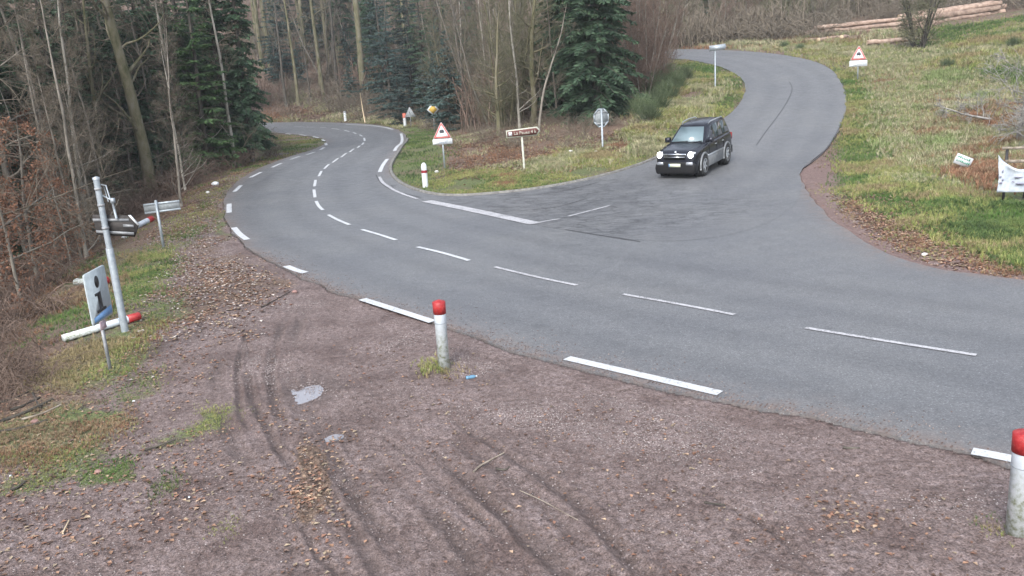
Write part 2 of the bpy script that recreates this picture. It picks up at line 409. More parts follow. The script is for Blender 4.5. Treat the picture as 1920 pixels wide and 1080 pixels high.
def pdist(x, y, line):
    d = np.full(x.shape, 1e9); s = np.zeros(x.shape); acc = 0; sg = np.zeros(x.shape)
    for i in range(len(line)-1):
        a = line[i]; b = line[i+1]; ab = b-a; L = np.linalg.norm(ab)+1e-9
        t = np.clip(((x-a[0])*ab[0]+(y-a[1])*ab[1])/L**2, 0, 1)
        dx = x-a[0]-t*ab[0]; dy = y-a[1]-t*ab[1]; dd = np.hypot(dx, dy)
        m = dd < d; d = np.where(m, dd, d); s = np.where(m, acc+t*L, s); sg = np.where(m, np.sign(dx*ab[1]-dy*ab[0]), sg); acc += L
    return d*sg, s
road = tag(sheet('road', road_poly, OFF, M['asphalt'], .33, wear=(CLW, CL2)), kind='structure')
sideroad = tag(sheet('side_road', side_poly, OFF+.004, M['asphalt_old'], .4, 0, wear=(CL2,)), kind='structure')
def m_paint(name, c, wear):
    m = mat(name, c, .6); t = NT(m); p = t.coord()
    f = t.noise(28, 5, .75, p); g = t.noise(3, 3, .6, p)
    k = t.math('ADD', t.math('MULTIPLY', f, .75), t.math('MULTIPLY', g, .25))
    t.base(t.ramp(k, [(wear-.05, (.17, .17, .18)), (wear+.03, tuple(x*.85 for x in c)), (.7, c)])); return m
M['paint'] = m_paint('road_paint', (.56, .58, .60), .42)
M['paint_worn'] = m_paint('road_paint_worn', (.50, .50, .52), .47)
def stripes(name, segs, width, m, off=.012):
    mb = MB()
    for s in segs:
        w_ = width
        if isinstance(s[-1], (int, float)): w_ = s[-1]; s = s[:-1]
        p = densify(smooth(PW(s), 2), .25, False)
        t = np.gradient(p, axis=0); t /= np.linalg.norm(t, axis=1)[:, None]; nn = np.column_stack([-t[:, 1], t[:, 0]])
        a = p+nn*w_/2; b = p-nn*w_/2; n = len(p)
        V = np.concatenate([np.column_stack([a, H_(a[:, 0], a[:, 1])+OFF+off]), np.column_stack([b, H_(b[:, 0], b[:, 1])+OFF+off])])
        i = np.arange(n-1); mb.add(V, f4=np.stack([i, n+i, n+i+1, i+1], 1))
    return mb.obj(name, m, road)
# edge dashes (thick), read off the photograph
stripes('edge_line', [
    [(680, 566), (745, 587), (812, 609)], [(1063, 678), (1200, 710), (1350, 745)], [(1822, 855), (1900, 870), (1990, 890)],
    [(439, 430), (450, 443), (464, 453)], [(430, 385), (430, 402)], [(440, 362), (452, 350)], [(470, 335), (490, 325)],
    [(510, 316), (528, 308)], [(545, 301), (562, 295)], [(575, 292), (590, 287)], [(600, 283), (608, 278)], [(612, 274), (611, 270)], [(609, 266), (604, 263)],
    [(598, 260), (587, 257.5)], [(574, 255.5), (562, 254)], [(546, 253), (536, 251.8)],
    [(752, 252), (755, 262), (750, 273), (740, 285)], [(727, 300), (718, 311), (712, 325)],
    [(648, 234), (690, 236), (720, 239.5), (737, 244)],
    [(537, 503), (553, 510), (573, 516)],
], .185, M['paint'])
stripes('edge_line_worn', [[(722, 348), (745, 363), (783, 376)], [(712, 334), (716, 343), (722, 348)]], .13, M['paint_worn'])
stripes('centre_line', [
    [(552, 238.6), (570, 239)], [(575, 239.2), (590, 239.5)], [(600, 240), (612, 240.6)], [(622, 242), (636, 244)], [(646, 245.5), (655, 248)],
    [(662, 249.5), (668, 252)], [(674, 254), (680, 257)], [(683, 260), (684, 266)], [(682, 269), (679, 273)],
    [(675, 275), (670, 279)], [(664, 281), (656, 287)], [(650, 289), (640, 297)], [(634, 299), (624, 307)], [(617, 310), (608, 319)], [(603, 323), (598, 333)], [(592, 340), (590, 352)], [(589, 358), (591, 373)],
    [(593, 380), (598, 390), (606, 397)], [(616, 406), (634, 416), (656, 425)], [(679, 434), (710, 443), (743, 454)], [(783, 467), (830, 478), (880, 493)],
], .12, M['paint'])
stripes('centre_line_worn', [
    [(928, 505), (1000, 523), (1082, 540)], [(1168, 557), (1270, 575), (1377, 596)], [(1510, 621), (1660, 646), (1830, 673)], [(2000, 708), (2200, 745)],
    [(1006, 422, ), (1028, 417), (1050, 414)], [(1066, 409), (1105, 399), (1143, 389)],
], .10, M['paint_worn'])
stripes('stop_line', [[(800, 380), (892, 398.5), (1004, 423)]], .40, M['paint_worn'], .014)
M['tar'] = m_noise('tar_seal', (.035, .036, .04), (.06, .06, .066), 5, .5, 0)
cr1 = stripes('tar_seal', [[(1480, 155), (1487, 168), (1478, 190), (1462, 215), (1435, 250), (1418, 275)], [(1585, 215), (1570, 250), (1545, 288), (1508, 316)],
                     [(1060, 434), (1130, 446), (1200, 457)], [(1000, 397), (1050, 391), (1100, 375)], [(960, 370), (1040, 366), (1120, 345)],
                     [(1560, 120), (1583, 160), (1589, 200)],
                     [(705, 330), (713, 345), (735, 360), (790, 373)]], .05, M['tar'], .009)
# kerb round the island
def sweep(name, pix, prof, m, parent=None):
    p = densify(smooth(PW(pix), 2), .4, False); t = np.gradient(p, axis=0); t /= np.linalg.norm(t, axis=1)[:, None]; nn = np.column_stack([-t[:, 1], t[:, 0]])
    k = len(prof); V = []
    for (o, z) in prof:
        q = p+nn*o; V.append(np.column_stack([q, H_(p[:, 0], p[:, 1])+z]))
    V = np.stack(V, 1).reshape(-1, 3); n = len(p); i = np.arange(n-1)[:, None]*k; j = np.arange(k-1)[None, :]
    mb = MB(); mb.add(V, f4=np.stack([i+j, i+k+j, i+k+j+1, i+j+1], -1).reshape(-1, 4)); return mb.obj(name, m, parent)
kb = sweep('kerb', far[6:19], [(-.02, 0), (-.02, .11), (0, .125), (.10, .125), (.12, .11), (.12, -.02)], M['kerb']); tag(kb, kind='structure')

# ---------------------------------------------------------------- ground
def pdist(x, y, line):
    d = np.full(x.shape, 1e9); s = np.zeros(x.shape); acc = 0; sg = np.zeros(x.shape)
    for i in range(len(line)-1):
        a = line[i]; b = line[i+1]; ab = b-a; L = np.linalg.norm(ab)
        t = np.clip(((x-a[0])*ab[0]+(y-a[1])*ab[1])/L**2, 0, 1)
        dx = x-a[0]-t*ab[0]; dy = y-a[1]-t*ab[1]; dd = np.hypot(dx, dy)
        m = dd < d; d = np.where(m, dd, d); s = np.where(m, acc+t*L, s); sg = np.where(m, np.sign(dx*ab[1]-dy*ab[0]), sg); acc += L
    return d*sg, s
ruts = [[(520, 545), (450, 640), (440, 740), (480, 860), (560, 980), (640, 1100)], [(560, 560), (500, 660), (520, 780), (600, 900), (720, 1090)],
        [(600, 800), (690, 900), (790, 990), (870, 1100)], [(700, 800), (800, 890), (900, 970), (1010, 1090)],
        [(760, 760), (900, 860), (1030, 950), (1150, 1090)], [(1180, 880), (1400, 1000), (1500, 1090)], [(240, 620), (330, 560), (420, 500), (470, 480)]]
_more = []
for r in ruts[1:6]:
    _more.append([(u+38, v-14) for u, v in r]); _more.append([(u+62, v-4) for u, v in r])
ruts = ruts+_more+[[(430, 560), (400, 680), (420, 800), (500, 940), (560, 1075)], [(470, 560), (455, 680), (490, 800), (560, 900), (640, 1000), (700, 1078)], [(540, 780), (600, 860), (700, 980), (760, 1075)], [(640, 760), (760, 850), (860, 930), (1000, 1070)], [(350, 500), (380, 620), (360, 740)], [(1000, 760), (1200, 860), (1420, 960), (1560, 1070)], [(820, 960), (900, 1010), (960, 1075)], [(1060, 840), (1180, 930), (1260, 1075)]]
rutw = [smooth(PW([(u, min(v, 1079)) for u, v in r]), 2) for r in ruts]
puddles = [((583, 735), 33, 21), ((627, 819), 24, 10)]
def micro(x, y):
    h = .045*(fbm(x*1.1, y*1.1, 5, 4)-.5)+.028*(fbm(x*5, y*5, 9, 3)-.5)+.026*(fbm(x*17, y*17, 3, 2)-.5)
    return h
def build_ground():
    ang = np.radians(np.linspace(-43, 43, 860)); rr = 3.6*np.exp(np.linspace(0, math.log(330/3.6), 900))
    A, RR = np.meshgrid(ang, rr); x = (RR*np.sin(A)); y = (RR*np.cos(A))
    z = H_(x, y); u_, v_ = proj(np.stack([x, y, z], -1))
    rng = np.hypot(x, y); mi = micro(x, y)
    ruff = fbm(x*.8, y*.8, 31, 3)
    # ruts
    rz = np.zeros_like(z); nearm = (rng < 26)
    wet = np.zeros_like(z)
    xs, ys = x[nearm], y[nearm]; acc = np.zeros(xs.shape); wacc = np.zeros(xs.shape)
    for i, r_ in enumerate(rutw):
        d, s = pdist(xs, ys, r_); d = d+.10*(fbm(xs*1.5, ys*1.5, 40+i, 2)-.5)
        wd = .04+.05*((i*7) % 5)/4.0; prof = -np.exp(-(d/wd)**2)+.5*np.exp(-((np.abs(d)-1.7*wd)/(.6*wd))**2)
        tread = .3*np.sin(s*2*math.pi/.11+np.sign(d)*1.0)*np.exp(-(d/wd)**2)
        L_ = s.max(); am = .037*np.clip(2.2*fbm(xs*.6, ys*.6, 60+i, 2)-.65, 0, 1.1)*np.clip((s-.4-1.5*vn(np.array([i*3.3]), np.array([.5]), 4)[0])/1.2, 0, 1)
        acc += am*(prof+tread); wacc += np.exp(-(d/(1.3*wd))**2)*np.clip(am/.03, 0, 1)
    rz[nearm] = acc; wet[nearm] = np.clip(wacc, 0, 1)
    # zones
    wu = (fbm(x*.9, y*.9, 201, 3)-.5); wv = (fbm(x*.9, y*.9, 233, 3)-.5)
    def soft(poly, f=25):
        pw = np.array(poly, float); u = u_+wu*f*4.5; v = v_+wv*f*2.6
        ins = inpoly(u, v, pw)
        dl, _ = pdist(u, v, np.concatenate([pw, pw[:1]])); dl = np.abs(dl)
        return np.clip(.5+np.where(ins, 1, -1)*dl/(2*f), 0, 1)
    def vnz(sc, s): return fbm(x*sc, y*sc, s, 3)
    fg_mud = soft([(-600, 1400), (-600, 960), (60, 900), (150, 800), (220, 700), (290, 600), (300, 520), (330, 440), (400, 360), (520, 300), (620, 290), (640, 500), (1000, 640), (1500, 740), (2000, 860), (2800, 1000), (2800, 1500)], 30)
    gravel_r = soft([(1480, 320), (1575, 290), (1565, 370), (1660, 415), (1775, 462), (1890, 500), (2000, 535), (1980, 560), (1700, 520), (1480, 400)], 8)
    grass = np.zeros_like(z); litter = np.zeros_like(z)
    gp = [([(215, 480), (300, 470), (330, 540), (290, 620), (250, 700), (150, 740), (40, 720), (120, 660), (230, 610)], 35, .9), ([(225, 640), (300, 570), (350, 540), (360, 570), (290, 650), (240, 720)], 18, .7), ([(180, 740), (300, 690), (330, 705), (240, 760)], 14, .6), ([(0, 890), (140, 850), (180, 870), (60, 930), (-40, 940)], 16, .6), ([(270, 830), (420, 760), (470, 770), (330, 840)], 12, .45), ([(20, 780), (120, 760), (230, 765), (250, 800), (160, 850), (60, 880), (-60, 880), (-60, 800)], 30, 1.0),
          ([(140, 880), (240, 860), (250, 890), (160, 910)], 12, .8), ([(360, 770), (410, 775), (420, 805), (370, 800)], 14, .7), ([(405, 380), (425, 400), (430, 450), (400, 440)], 12, .7),
          ([(540, 258), (600, 262), (612, 270), (580, 282), (505, 300), (440, 330), (480, 270)], 12, .9), ([(310, 890), (330, 900), (320, 925), (300, 910)], 8, .6), ([(830, 660), (850, 690), (800, 700)], 8, .6),
          ([(740, 250), (800, 240), (850, 290), (800, 350), (840, 372), (740, 350), (725, 310), (760, 270)], 12, 1.0),
          ([(770, 370), (820, 320), (960, 315), (1130, 290), (1240, 270), (1250, 300), (1130, 340), (1000, 362), (850, 375)], 12, .75),
          ([(1250, 110), (1330, 115), (1400, 160), (1380, 210), (1300, 260), (1220, 300), (1280, 200), (1330, 160)], 15, .9),
          ([(1520, 110), (1600, 150), (1640, 250), (1700, 330), (2100, 380), (2200, 600), (1880, 520), (1720, 470), (1560, 370), (1580, 240), (1590, 180)], 20, .9),
          ([(1480, 95), (1650, 110), (2000, 200), (2300, 300), (2300, -60), (1900, 30), (1700, 70), (1560, 80)], 30, .8),
          ([(1610, 110), (2300, 150), (2300, 600), (1900, 420), (1700, 340), (1620, 240)], 20, .9), ([(1200, 88), (1560, 88), (1600, 118), (1540, 112), (1440, 95), (1200, 92)], 5, .7), ([(500, 222), (700, 222), (790, 235), (780, 262), (740, 240), (620, 228), (500, 229)], 5, .7)]
    for pl, f, a in gp: grass = np.maximum(grass, a*soft(pl, f))
    grass = np.maximum(grass, .55*soft([(90, 500), (330, 420), (440, 330), (560, 290), (460, 330), (400, 400), (330, 500), (260, 600), (180, 640), (80, 640)], 20))
    edge = soft([(300, 430), (400, 355), (600, 285), (440, 345), (420, 400), (430, 440), (500, 500), (560, 540), (480, 600), (330, 620), (290, 540)], 25)
    litter = np.maximum((1-fg_mud)*(1-grass), .55*edge)
    litter = np.maximum(litter, .8*soft([(870, 290), (1200, 240), (1240, 270), (1130, 310), (1000, 330), (880, 350)], 15))
    litter = np.maximum(litter, .8*soft([(1590, 390), (1700, 350), (1780, 430), (1800, 480), (1680, 450)], 20))
    litter = np.maximum(litter, .5*soft([(1540, 340), (1600, 370), (1950, 510), (1940, 530), (1700, 480), (1560, 400)], 10))
    litter = np.maximum(litter, 1.0*soft([(560, 830), (600, 830), (620, 950), (590, 1000), (545, 930)], 15))
    dry = np.maximum(soft([(1640, 180), (1800, 180), (1900, 300), (1800, 330), (1680, 330), (1620, 250)], 40), soft([(1230, 160), (1330, 170), (1300, 230), (1230, 280), (1180, 260)], 20))
    dry = np.maximum(dry, .8*soft([(1460, 85), (1900, 50), (1900, 80), (1700, 130), (1560, 125)], 15))
    zoneC = np.stack([np.clip(grass+.5*(ruff-.5)*(grass > .02), 0, 1), np.clip(litter, 0, 1), np.clip(np.maximum(gravel_r, 0), 0, 1)], -1)
    inroad = inpoly(x, y, road_poly)
    amp = np.where(fg_mud > .3, 1.0, 1.6)*(1-.6*np.clip((rng-25)/40, 0, 1))
    z2 = z+mi*amp+rz*fg_mud
    # ease towards the asphalt edge, and below it
    dr, _ = pdist(x.ravel()[(rng < 60).ravel()], y.ravel()[(rng < 60).ravel()], np.concatenate([road_poly, road_poly[:1]])[::3])
    de = np.full(z.shape, 9.0); de[rng < 60] = np.abs(dr)
    e = np.clip(de/.6, 0, 1); z2 = z+(z2-z)*(.35+.65*e)+.02*(1-e)
    # puddle hollows
    pud = []
    for (c, a, b) in puddles:
        cpw = P(*c); rx = a*mpp(cpw); ry = b*mpp(cpw)/((CAM_H-cpw[2])/cpw[1])*1.0
        q = np.sqrt(((x-cpw[0])/rx)**2+((y-cpw[1])/ry)**2)*(1+.35*(fbm(x*4, y*4, 77, 2)-.5))
        wq = np.clip(1.6-q, 0, 1)
        z2 = z2*(1-wq)+(z-.035+.05*np.clip(q-.3, 0, 1.3)+mi*.3)*wq
        pud.append((cpw, rx, ry)); wet = np.maximum(wet, .8*np.clip(2.3-q, 0, 1))
    z2 = np.where(inroad, z-.15, z2)
    n1, n2 = x.shape
    V = np.stack([x, y, z2], -1).reshape(-1, 3)
    i = np.arange(n1-1)[:, None]*n2; j = np.arange(n2-1)[None, :]
    Q = np.stack([i+j, i+j+1, i+n2+j+1, i+n2+j], -1).reshape(-1, 4)
    mb = MB(); mb.add(V, f4=Q, c=zoneC.reshape(-1, 3))
    # surroundings outside the finely meshed sector
    an = np.radians(np.concatenate([np.linspace(43, 317, 90)])); r2 = np.concatenate([[0.01], 3.6*np.exp(np.linspace(0, math.log(330/3.6), 60))])
    A, RR = np.meshgrid(an, r2); x = RR*np.sin(A); y = RR*np.cos(A); z = H_(x, np.maximum(y, -20))-.02
    n1, n2 = x.shape; i = np.arange(n1-1)[:, None]*n2; j = np.arange(n2-1)[None, :]
    mb.add(np.stack([x, y, z], -1).reshape(-1, 3), f4=np.stack([i+j, i+j+1, i+n2+j+1, i+n2+j], -1).reshape(-1, 4), c=(.3, .4, 0))
    an = np.radians(np.linspace(-43, 43, 30)); r2 = np.array([.01, 2, 3.7]); A, RR = np.meshgrid(an, r2); x = RR*np.sin(A); y = RR*np.cos(A); z = H_(x, y)-.02
    n1, n2 = x.shape; i = np.arange(n1-1)[:, None]*n2; j = np.arange(n2-1)[None, :]
    mb.add(np.stack([x, y, z], -1).reshape(-1, 3), f4=np.stack([i+j, i+j+1, i+n2+j+1, i+n2+j], -1).reshape(-1, 4), c=(0, .1, 0))
    an = np.radians(np.linspace(0, 360, 121)); r2 = np.array([328., 600, 1200, 3000]); A, RR = np.meshgrid(an, r2); x = RR*np.sin(A); y = RR*np.cos(A)
    z = H_(x*328/RR, np.maximum(y*328/RR, -20))-.5+(RR-328)*.02
    n1, n2 = x.shape; i = np.arange(n1-1)[:, None]*n2; j = np.arange(n2-1)[None, :]
    mb.add(np.stack([x, y, z], -1).reshape(-1, 3), f4=np.stack([i+j, i+j+1, i+n2+j+1, i+n2+j], -1).reshape(-1, 4), c=(.3, .7, 0))
    o = mb.obj('ground', M['ground'], smooth=True); tag(o, kind='structure')
    me = o.data; at2 = me.color_attributes.new('Ext', 'FLOAT_COLOR', 'POINT')
    ex = np.zeros((len(me.vertices), 4)); ex[:, 3] = 1; ex[:n_(wet), 0] = wet.ravel(); ex[:n_(wet), 1] = dry.ravel(); ex[:n_(wet), 2] = fg_mud.ravel()
    at2.data.foreach_set('color', ex.ravel())
    return pud
def n_(a): return a.size
def m_ground():
    m = mat('ground', (.15, .12, .1), .8, 0, .35); t = NT(m); p = t.coord()
    z = t.attr('Col'); s = t.n('ShaderNodeSeparateColor'); t.l(z.outputs['Color'], s.inputs[0])
    e = t.attr('Ext'); s2 = t.n('ShaderNodeSeparateColor'); t.l(e.outputs['Color'], s2.inputs[0])
    n1 = t.noise(1.2, 5, .6, p); n2 = t.noise(12, 5, .75, p); n3 = t.noise(45, 3, .7, p); n4 = t.noise(.5, 3, .5, p)
    mud = t.ramp(n2, [(.30, (.058, .040, .034)), (.43, (.132, .100, .090)), (.54, (.178, .140, .130)), (.66, (.230, .190, .182)), (.78, (.33, .29, .28))])
    mud = t.mix(1.0, mud, t.ramp(n3, [(.38, (.55, .54, .54)), (.5, (1, 1, 1)), (.62, (1.4, 1.4, 1.4))]), 'MULTIPLY')
    mud = t.mix(1.0, mud, t.ramp(n1, [(.36, (.74, .66, .64)), (.5, (1, .96, .96)), (.64, (1.16, 1.14, 1.17))]), 'MULTIPLY')
    vor = t.n('ShaderNodeTexVoronoi'); vor.inputs['Scale'].default_value = 38; t.l(p, vor.inputs['Vector'])
    peb = t.ramp(vor.outputs['Distance'], [(.0, (1, 1, 1)), (.28, (.0, .0, .0))])
    sc = t.n('ShaderNodeSeparateColor'); t.l(vor.outputs['Color'], sc.inputs[0])
    pebm = t.math('MULTIPLY', peb, t.math('GREATER_THAN', sc.outputs[0], .72))
    pebc = t.ramp(sc.outputs[1], [(.0, (.16, .13, .13)), (.6, (.30, .27, .26)), (1, (.50, .46, .43))])
    mud = t.mix(t.math('MULTIPLY', pebm, .8), mud, pebc)
    mud = t.mix(t.math('MULTIPLY', s2.outputs[0], .5), mud, (.075, .055, .048))
    lit = t.ramp(n2, [(.30, (.04, .026, .02)), (.45, (.115, .078, .058)), (.58, (.19, .13, .095)), (.72, (.28, .21, .16))])
    lit = t.mix(1.0, lit, t.ramp(n3, [(.38, (.45, .45, .45)), (.62, (1.45, 1.45, 1.45))]), 'MULTIPLY')
    gr = t.ramp(n2, [(.28, (.03, .045, .018)), (.45, (.085, .11, .04)), (.58, (.14, .16, .06)), (.74, (.22, .21, .11))])
    gr = t.mix(1.0, gr, t.ramp(n3, [(.38, (.5, .5, .5)), (.62, (1.4, 1.4, 1.4))]), 'MULTIPLY')
    gr = t.mix(t.ramp(n4, [(.45, (0, 0, 0)), (.62, (.6, .6, .6))]), gr, lit)
    dryc = t.ramp(n2, [(.28, (.07, .055, .035)), (.5, (.18, .15, .10)), (.72, (.32, .28, .19))])
    gr = t.mix(t.math('MULTIPLY', s2.outputs[1], .8), gr, dryc)
    grv = t.ramp(n2, [(.30, (.09, .055, .048)), (.5, (.17, .115, .102)), (.70, (.26, .19, .175))])
    def th(sig, nz, a=.35):
        x = t.math('ADD', sig, t.math('MULTIPLY', t.math('SUBTRACT', nz, .5), 1.6)); return t.ramp(x, [(.38, (0, 0, 0)), (.62, (1, 1, 1))])
    c = t.mix(th(s.outputs[1], n1), mud, lit)
    c = t.mix(th(s.outputs[0], n2), c, gr)
    c = t.mix(s.outputs[2], c, grv)
    t.base(c)
    rg = t.math('SUBTRACT', .80, t.math('MULTIPLY', t.math('MULTIPLY', s2.outputs[2], t.ramp(n1, [(.35, (1, 1, 1)), (.62, (0, 0, 0))])), .36)); rg = t.math('SUBTRACT', rg, t.math('MULTIPLY', s2.outputs[0], .15)); t.rough(rg)
    hb = t.math('ADD', n2, t.math('MULTIPLY', n3, .4)); hb = t.math('ADD', hb, t.math('MULTIPLY', pebm, .2)); t.bump(hb, .9, .04)
    return m
M['ground'] = m_ground()
PUD = build_ground()
M['water'] = mat('water', (.21, .20, .215), .04, 0, 1.0)  # murky tone, raised so the base colour stands in for reflected pale sky
for (c, rx, ry), lab in zip(PUD, ('larger grey puddle', 'small puddle among fallen leaves')):
    mb = MB(); n = 48; V = [(0, 0, 0)]
    for i in range(n):
        a = i*2*math.pi/n; r_ = 1.08+1.0*(fbm(np.array([math.cos(a)*2.2+5+c[0]]), np.array([math.sin(a)*2.2+7]), 5, 4)[0]-.5)
        V.append((rx*r_*math.cos(a), ry*r_*math.sin(a), 0))
    mb.add(np.array(V)+[c[0], c[1], c[2]-.012], f3=[(0, i+1, (i+1) % n+1) for i in range(n)])
    o = mb.obj('puddle', M['water']); tag(o, kind='structure')
# ---------------------------------------------------------------- trees
def unit(v): return v/(np.linalg.norm(v)+1e-9)
def wander(p, d, L, n, rs, wob, up):
    pts = [p]; d = unit(d)
    for i in range(n):
        d = unit(d+rs.normal(0, wob, 3)+np.array([0, 0, up])); p = p+d*L/n; pts.append(p)
    return np.array(pts)
def bare_tree(seed, H, r0, nl=20, clear=.15, ll=.28, ang=1.0, nb=6, ntw=6, up=.10, wob=.06, stems=1, lean=(0, 0), tw_r=.011, leaves=0, barkm='bark_grey', twm='twig', leafm='dead_leaf', fork=0):
    rs = np.random.RandomState(seed); trunk = MB(); crown = MB(); leaf = MB()
    def sub(pts, rad, L, lvl, n):
        m = len(pts)-1
        for k in range(n):
            t = rs.uniform(.18, .98); i = int(t*m); f = t*m-i; i = min(i, m-1)
            p = pts[i]*(1-f)+pts[i+1]*f; dr = unit(pts[i+1]-pts[i])
            side = unit(np.cross(dr, rs.normal(0, 1, 3))); dd = unit(dr*rs.uniform(.5, 1.1)+side)
            l2 = L*rs.uniform(.35, .75)*(1.15-.6*t); r2 = max(tw_r*(1.0 if lvl else .55), rad[i]*.5*(1-.3*t))
            ns = 3 if lvl else 2
            q = wander(p, dd, l2, ns, rs, .16, up*.6)
            if lvl: r2 = min(r2, .05)
            (crown).tube(q, np.linspace(r2, r2*.4, len(q)), 3, False)
            if leaves and not lvl:
                for _ in range(leaves):
                    c = q[rs.randint(1, len(q))]+rs.normal(0, .06, 3); a = unit(rs.normal(0, 1, 3))*.055; b = unit(np.cross(a, rs.normal(0, 1, 3)))*.035
                    leaf.add([c-a, c+b, c+a, c-b], f4=[(0, 1, 2, 3)])
            if lvl: sub(q, np.linspace(r2, r2*.4, len(q)), l2, 0, ntw)
    for s in range(stems):
        a0 = rs.uniform(0, 6.28); sp = .0 if stems == 1 else rs.uniform(.12, .42)
        base = np.array([math.cos(a0), math.sin(a0), 0])*(0 if stems == 1 else rs.uniform(.1, .5))+[0, 0, -.25]
        h = H*rs.uniform(.75, 1) if stems > 1 else H; rr = r0*(1 if stems == 1 else rs.uniform(.5, 1))
        pts = wander(base, np.array([math.cos(a0)*sp+lean[0], math.sin(a0)*sp+lean[1], 1]), h, 14, rs, wob*.55, .05)
        t = np.linspace(0, 1, 15); rad = rr*(1-t)**.75+.015; rad[0] *= 1.35
        trunk.tube(pts, rad, 8 if stems == 1 else 6)
        for k in range(nl):
            tt = clear+(1-clear)*((k+rs.uniform(0, 1))/nl); x = tt*14; i = min(int(x), 13); f = x-i
            p = pts[i]*(1-f)+pts[i+1]*f; az = rs.uniform(0, 6.28); el = rs.uniform(.2, .9)*ang
            L = H*ll*(1.05-.75*tt)*rs.uniform(.6, 1.15)
            d = np.array([math.cos(az), math.sin(az), el]); r = max(.018, rad[i]*rs.uniform(.28, .5))
            q = wander(p, d, L, 6, rs, .13, up); rl = np.linspace(r, max(r*.22, .008), 7)
            (trunk if r > .035 else crown).tube(q, rl, 5 if r > .035 else 3, False)
            sub(q, rl, L, 1, nb)
    return dict(trunk=(trunk.mesh('trunk', M[barkm], True),), crown=(crown.mesh('crown', M[twm]),), leaves=((leaf.mesh('leaves', M[leafm]),) if leaves else None))
def conifer(seed, H, Rm, r0=.22, z0=.8, dz=.34, per=6, dens=46, matn='needles', droop=.28, gap=.1, lw=.055, top=1.0, barkm='bark_dark', zmaxfull=99):
    rs = np.random.RandomState(seed); tr = MB(); cr_ = MB()
    pts = wander(np.array([0, 0, -.3]), np.array([0, 0, 1.]), H, 12, rs, .012, .05); t = np.linspace(0, 1, 13)
    tr.tube(pts, r0*(1-t)+.02, 8)
    z = z0
    while z < H*.985:
        f = (z/H); Lz = Rm*((1-f)**.8)*min(1, .55+z/4.)
        k = per if z < zmaxfull else max(3, per-2)
        for b in range(k):
            if rs.uniform() < gap: continue
            az = rs.uniform(0, 6.28); L = Lz*rs.uniform(.6, 1.15); i = min(int(f*12), 11); c = pts[i]+(pts[i+1]-pts[i])*(f*12-i)
            c = c+[0, 0, rs.uniform(-.12, .12)]
            d = np.array([math.cos(az), math.sin(az), .12*(1-f)+.25*f])
            s = np.linspace(0, 1, 6); br = c+d*(s*L)[:, None]; br[:, 2] -= droop*L*s**1.6*(1.2-f)
            tr.tube(br, np.linspace(.03*(1-f)+.01, .006, 6), 3, False)
            n = int(dens*L/Rm*(1 if z < zmaxfull else .6))+6
            u = rs.uniform(.12, 1.02, n)**.8; P0 = np.array([np.interp(u, s, br[:, q]) for q in range(3)]).T
            sd = rs.choice([-1, 1], n); px = np.array([-d[1], d[0], 0]); wl = (.30+.30*rs.uniform(size=n))*(1.15-.8*u)*min(L, 2.4)*.55+.10
            dirv = px*sd[:, None]*rs.uniform(.5, 1, n)[:, None]+d*rs.uniform(.2, .8, n)[:, None]; dirv[:, 2] -= rs.uniform(.05, .75, n)
            dirv /= np.linalg.norm(dirv, axis=1)[:, None]
            sidev = np.cross(dirv, rs.normal(0, 1, (n, 3))*[.4, .4, 1]); sidev /= np.linalg.norm(sidev, axis=1)[:, None]+1e-9
            P1 = P0+dirv*wl[:, None]; W = (lw*rs.uniform(.6, 1.5, n))[:, None]*sidev; mid = P0*.45+P1*.55
            V = np.stack([P0, mid+W, P1, mid-W], 1).reshape(-1, 3); q = np.arange(n)[:, None]*4+np.arange(4)[None, :]
            cr_.add(V, f4=q)
        z += dz*rs.uniform(.75, 1.25)*(1 if z < zmaxfull else 1.8)
    return dict(trunk=(tr.mesh('trunk', M[barkm]),), crown=(cr_.mesh('crown', M[matn]),), leaves=None)
def put_tree(name, model, loc, yaw, sc, label, cat, group=None, lean=(0, 0)):
    if isinstance(sc, (int, float)): sc = (sc, sc, sc)
    e = empty(name, (loc[0], loc[1], loc[2]-.05), (lean[1], lean[0], yaw), label, cat, group); e.scale = sc
    for part in ('trunk', 'crown', 'leaves'):
        if model.get(part):
            o = bpy.data.objects.new(part, model[part][0]); col.objects.link(o); o.parent = e
    return e
T = {}
T['lean'] = bare_tree(1, 15, .16, 28, .08, .22, .9, 8, 8, .10, .05, barkm='bark_moss')
T['beech'] = bare_tree(2, 19, .30, 24, .16, .22, .8, 6, 6, .08, .05, barkm='bark_moss')
T['slim'] = bare_tree(3, 14, .10, 28, .06, .20, .8, 7, 8, .10, .06, barkm='bark_pale')
T['slim2'] = bare_tree(4, 12, .075, 26, .04, .22, .9, 7, 8, .12, .07, barkm='bark_grey')
T['arch'] = bare_tree(5, 13, .12, 30, .05, .32, .35, 9, 9, .02, .07, barkm='bark_grey', tw_r=.010)
T['hazel'] = bare_tree(6, 10, .085, 14, .05, .26, 1.0, 7, 8, .12, .07, stems=5, barkm='bark_moss', twm='twig_olive')
T['hazel2'] = bare_tree(7, 12, .11, 18, .05, .26, 1.0, 7, 8, .14, .07, stems=3, barkm='bark_grey', twm='twig')
T['oak'] = bare_tree(8, 14, .24, 24, .10, .30, .8, 8, 9, .08, .10, barkm='bark_moss', twm='twig_olive')
T['red'] = bare_tree(9, 8, .05, 16, .03, .25, 1.2, 8, 8, .14, .06, stems=5, barkm='bark_grey', twm='twig_red')
T['tall'] = bare_tree(10, 24, .26, 16, .35, .16, .8, 5, 5, .06, .03, barkm='bark_moss')
T['tall2'] = bare_tree(12, 22, .20, 16, .30, .16, .8, 5, 5, .06, .03, barkm='bark_dark')
T['beechleaf'] = bare_tree(13, 6, .06, 16, .05, .32, .5, 6, 6, .03, .08, leaves=3, barkm='bark_grey', twm='twig_red')
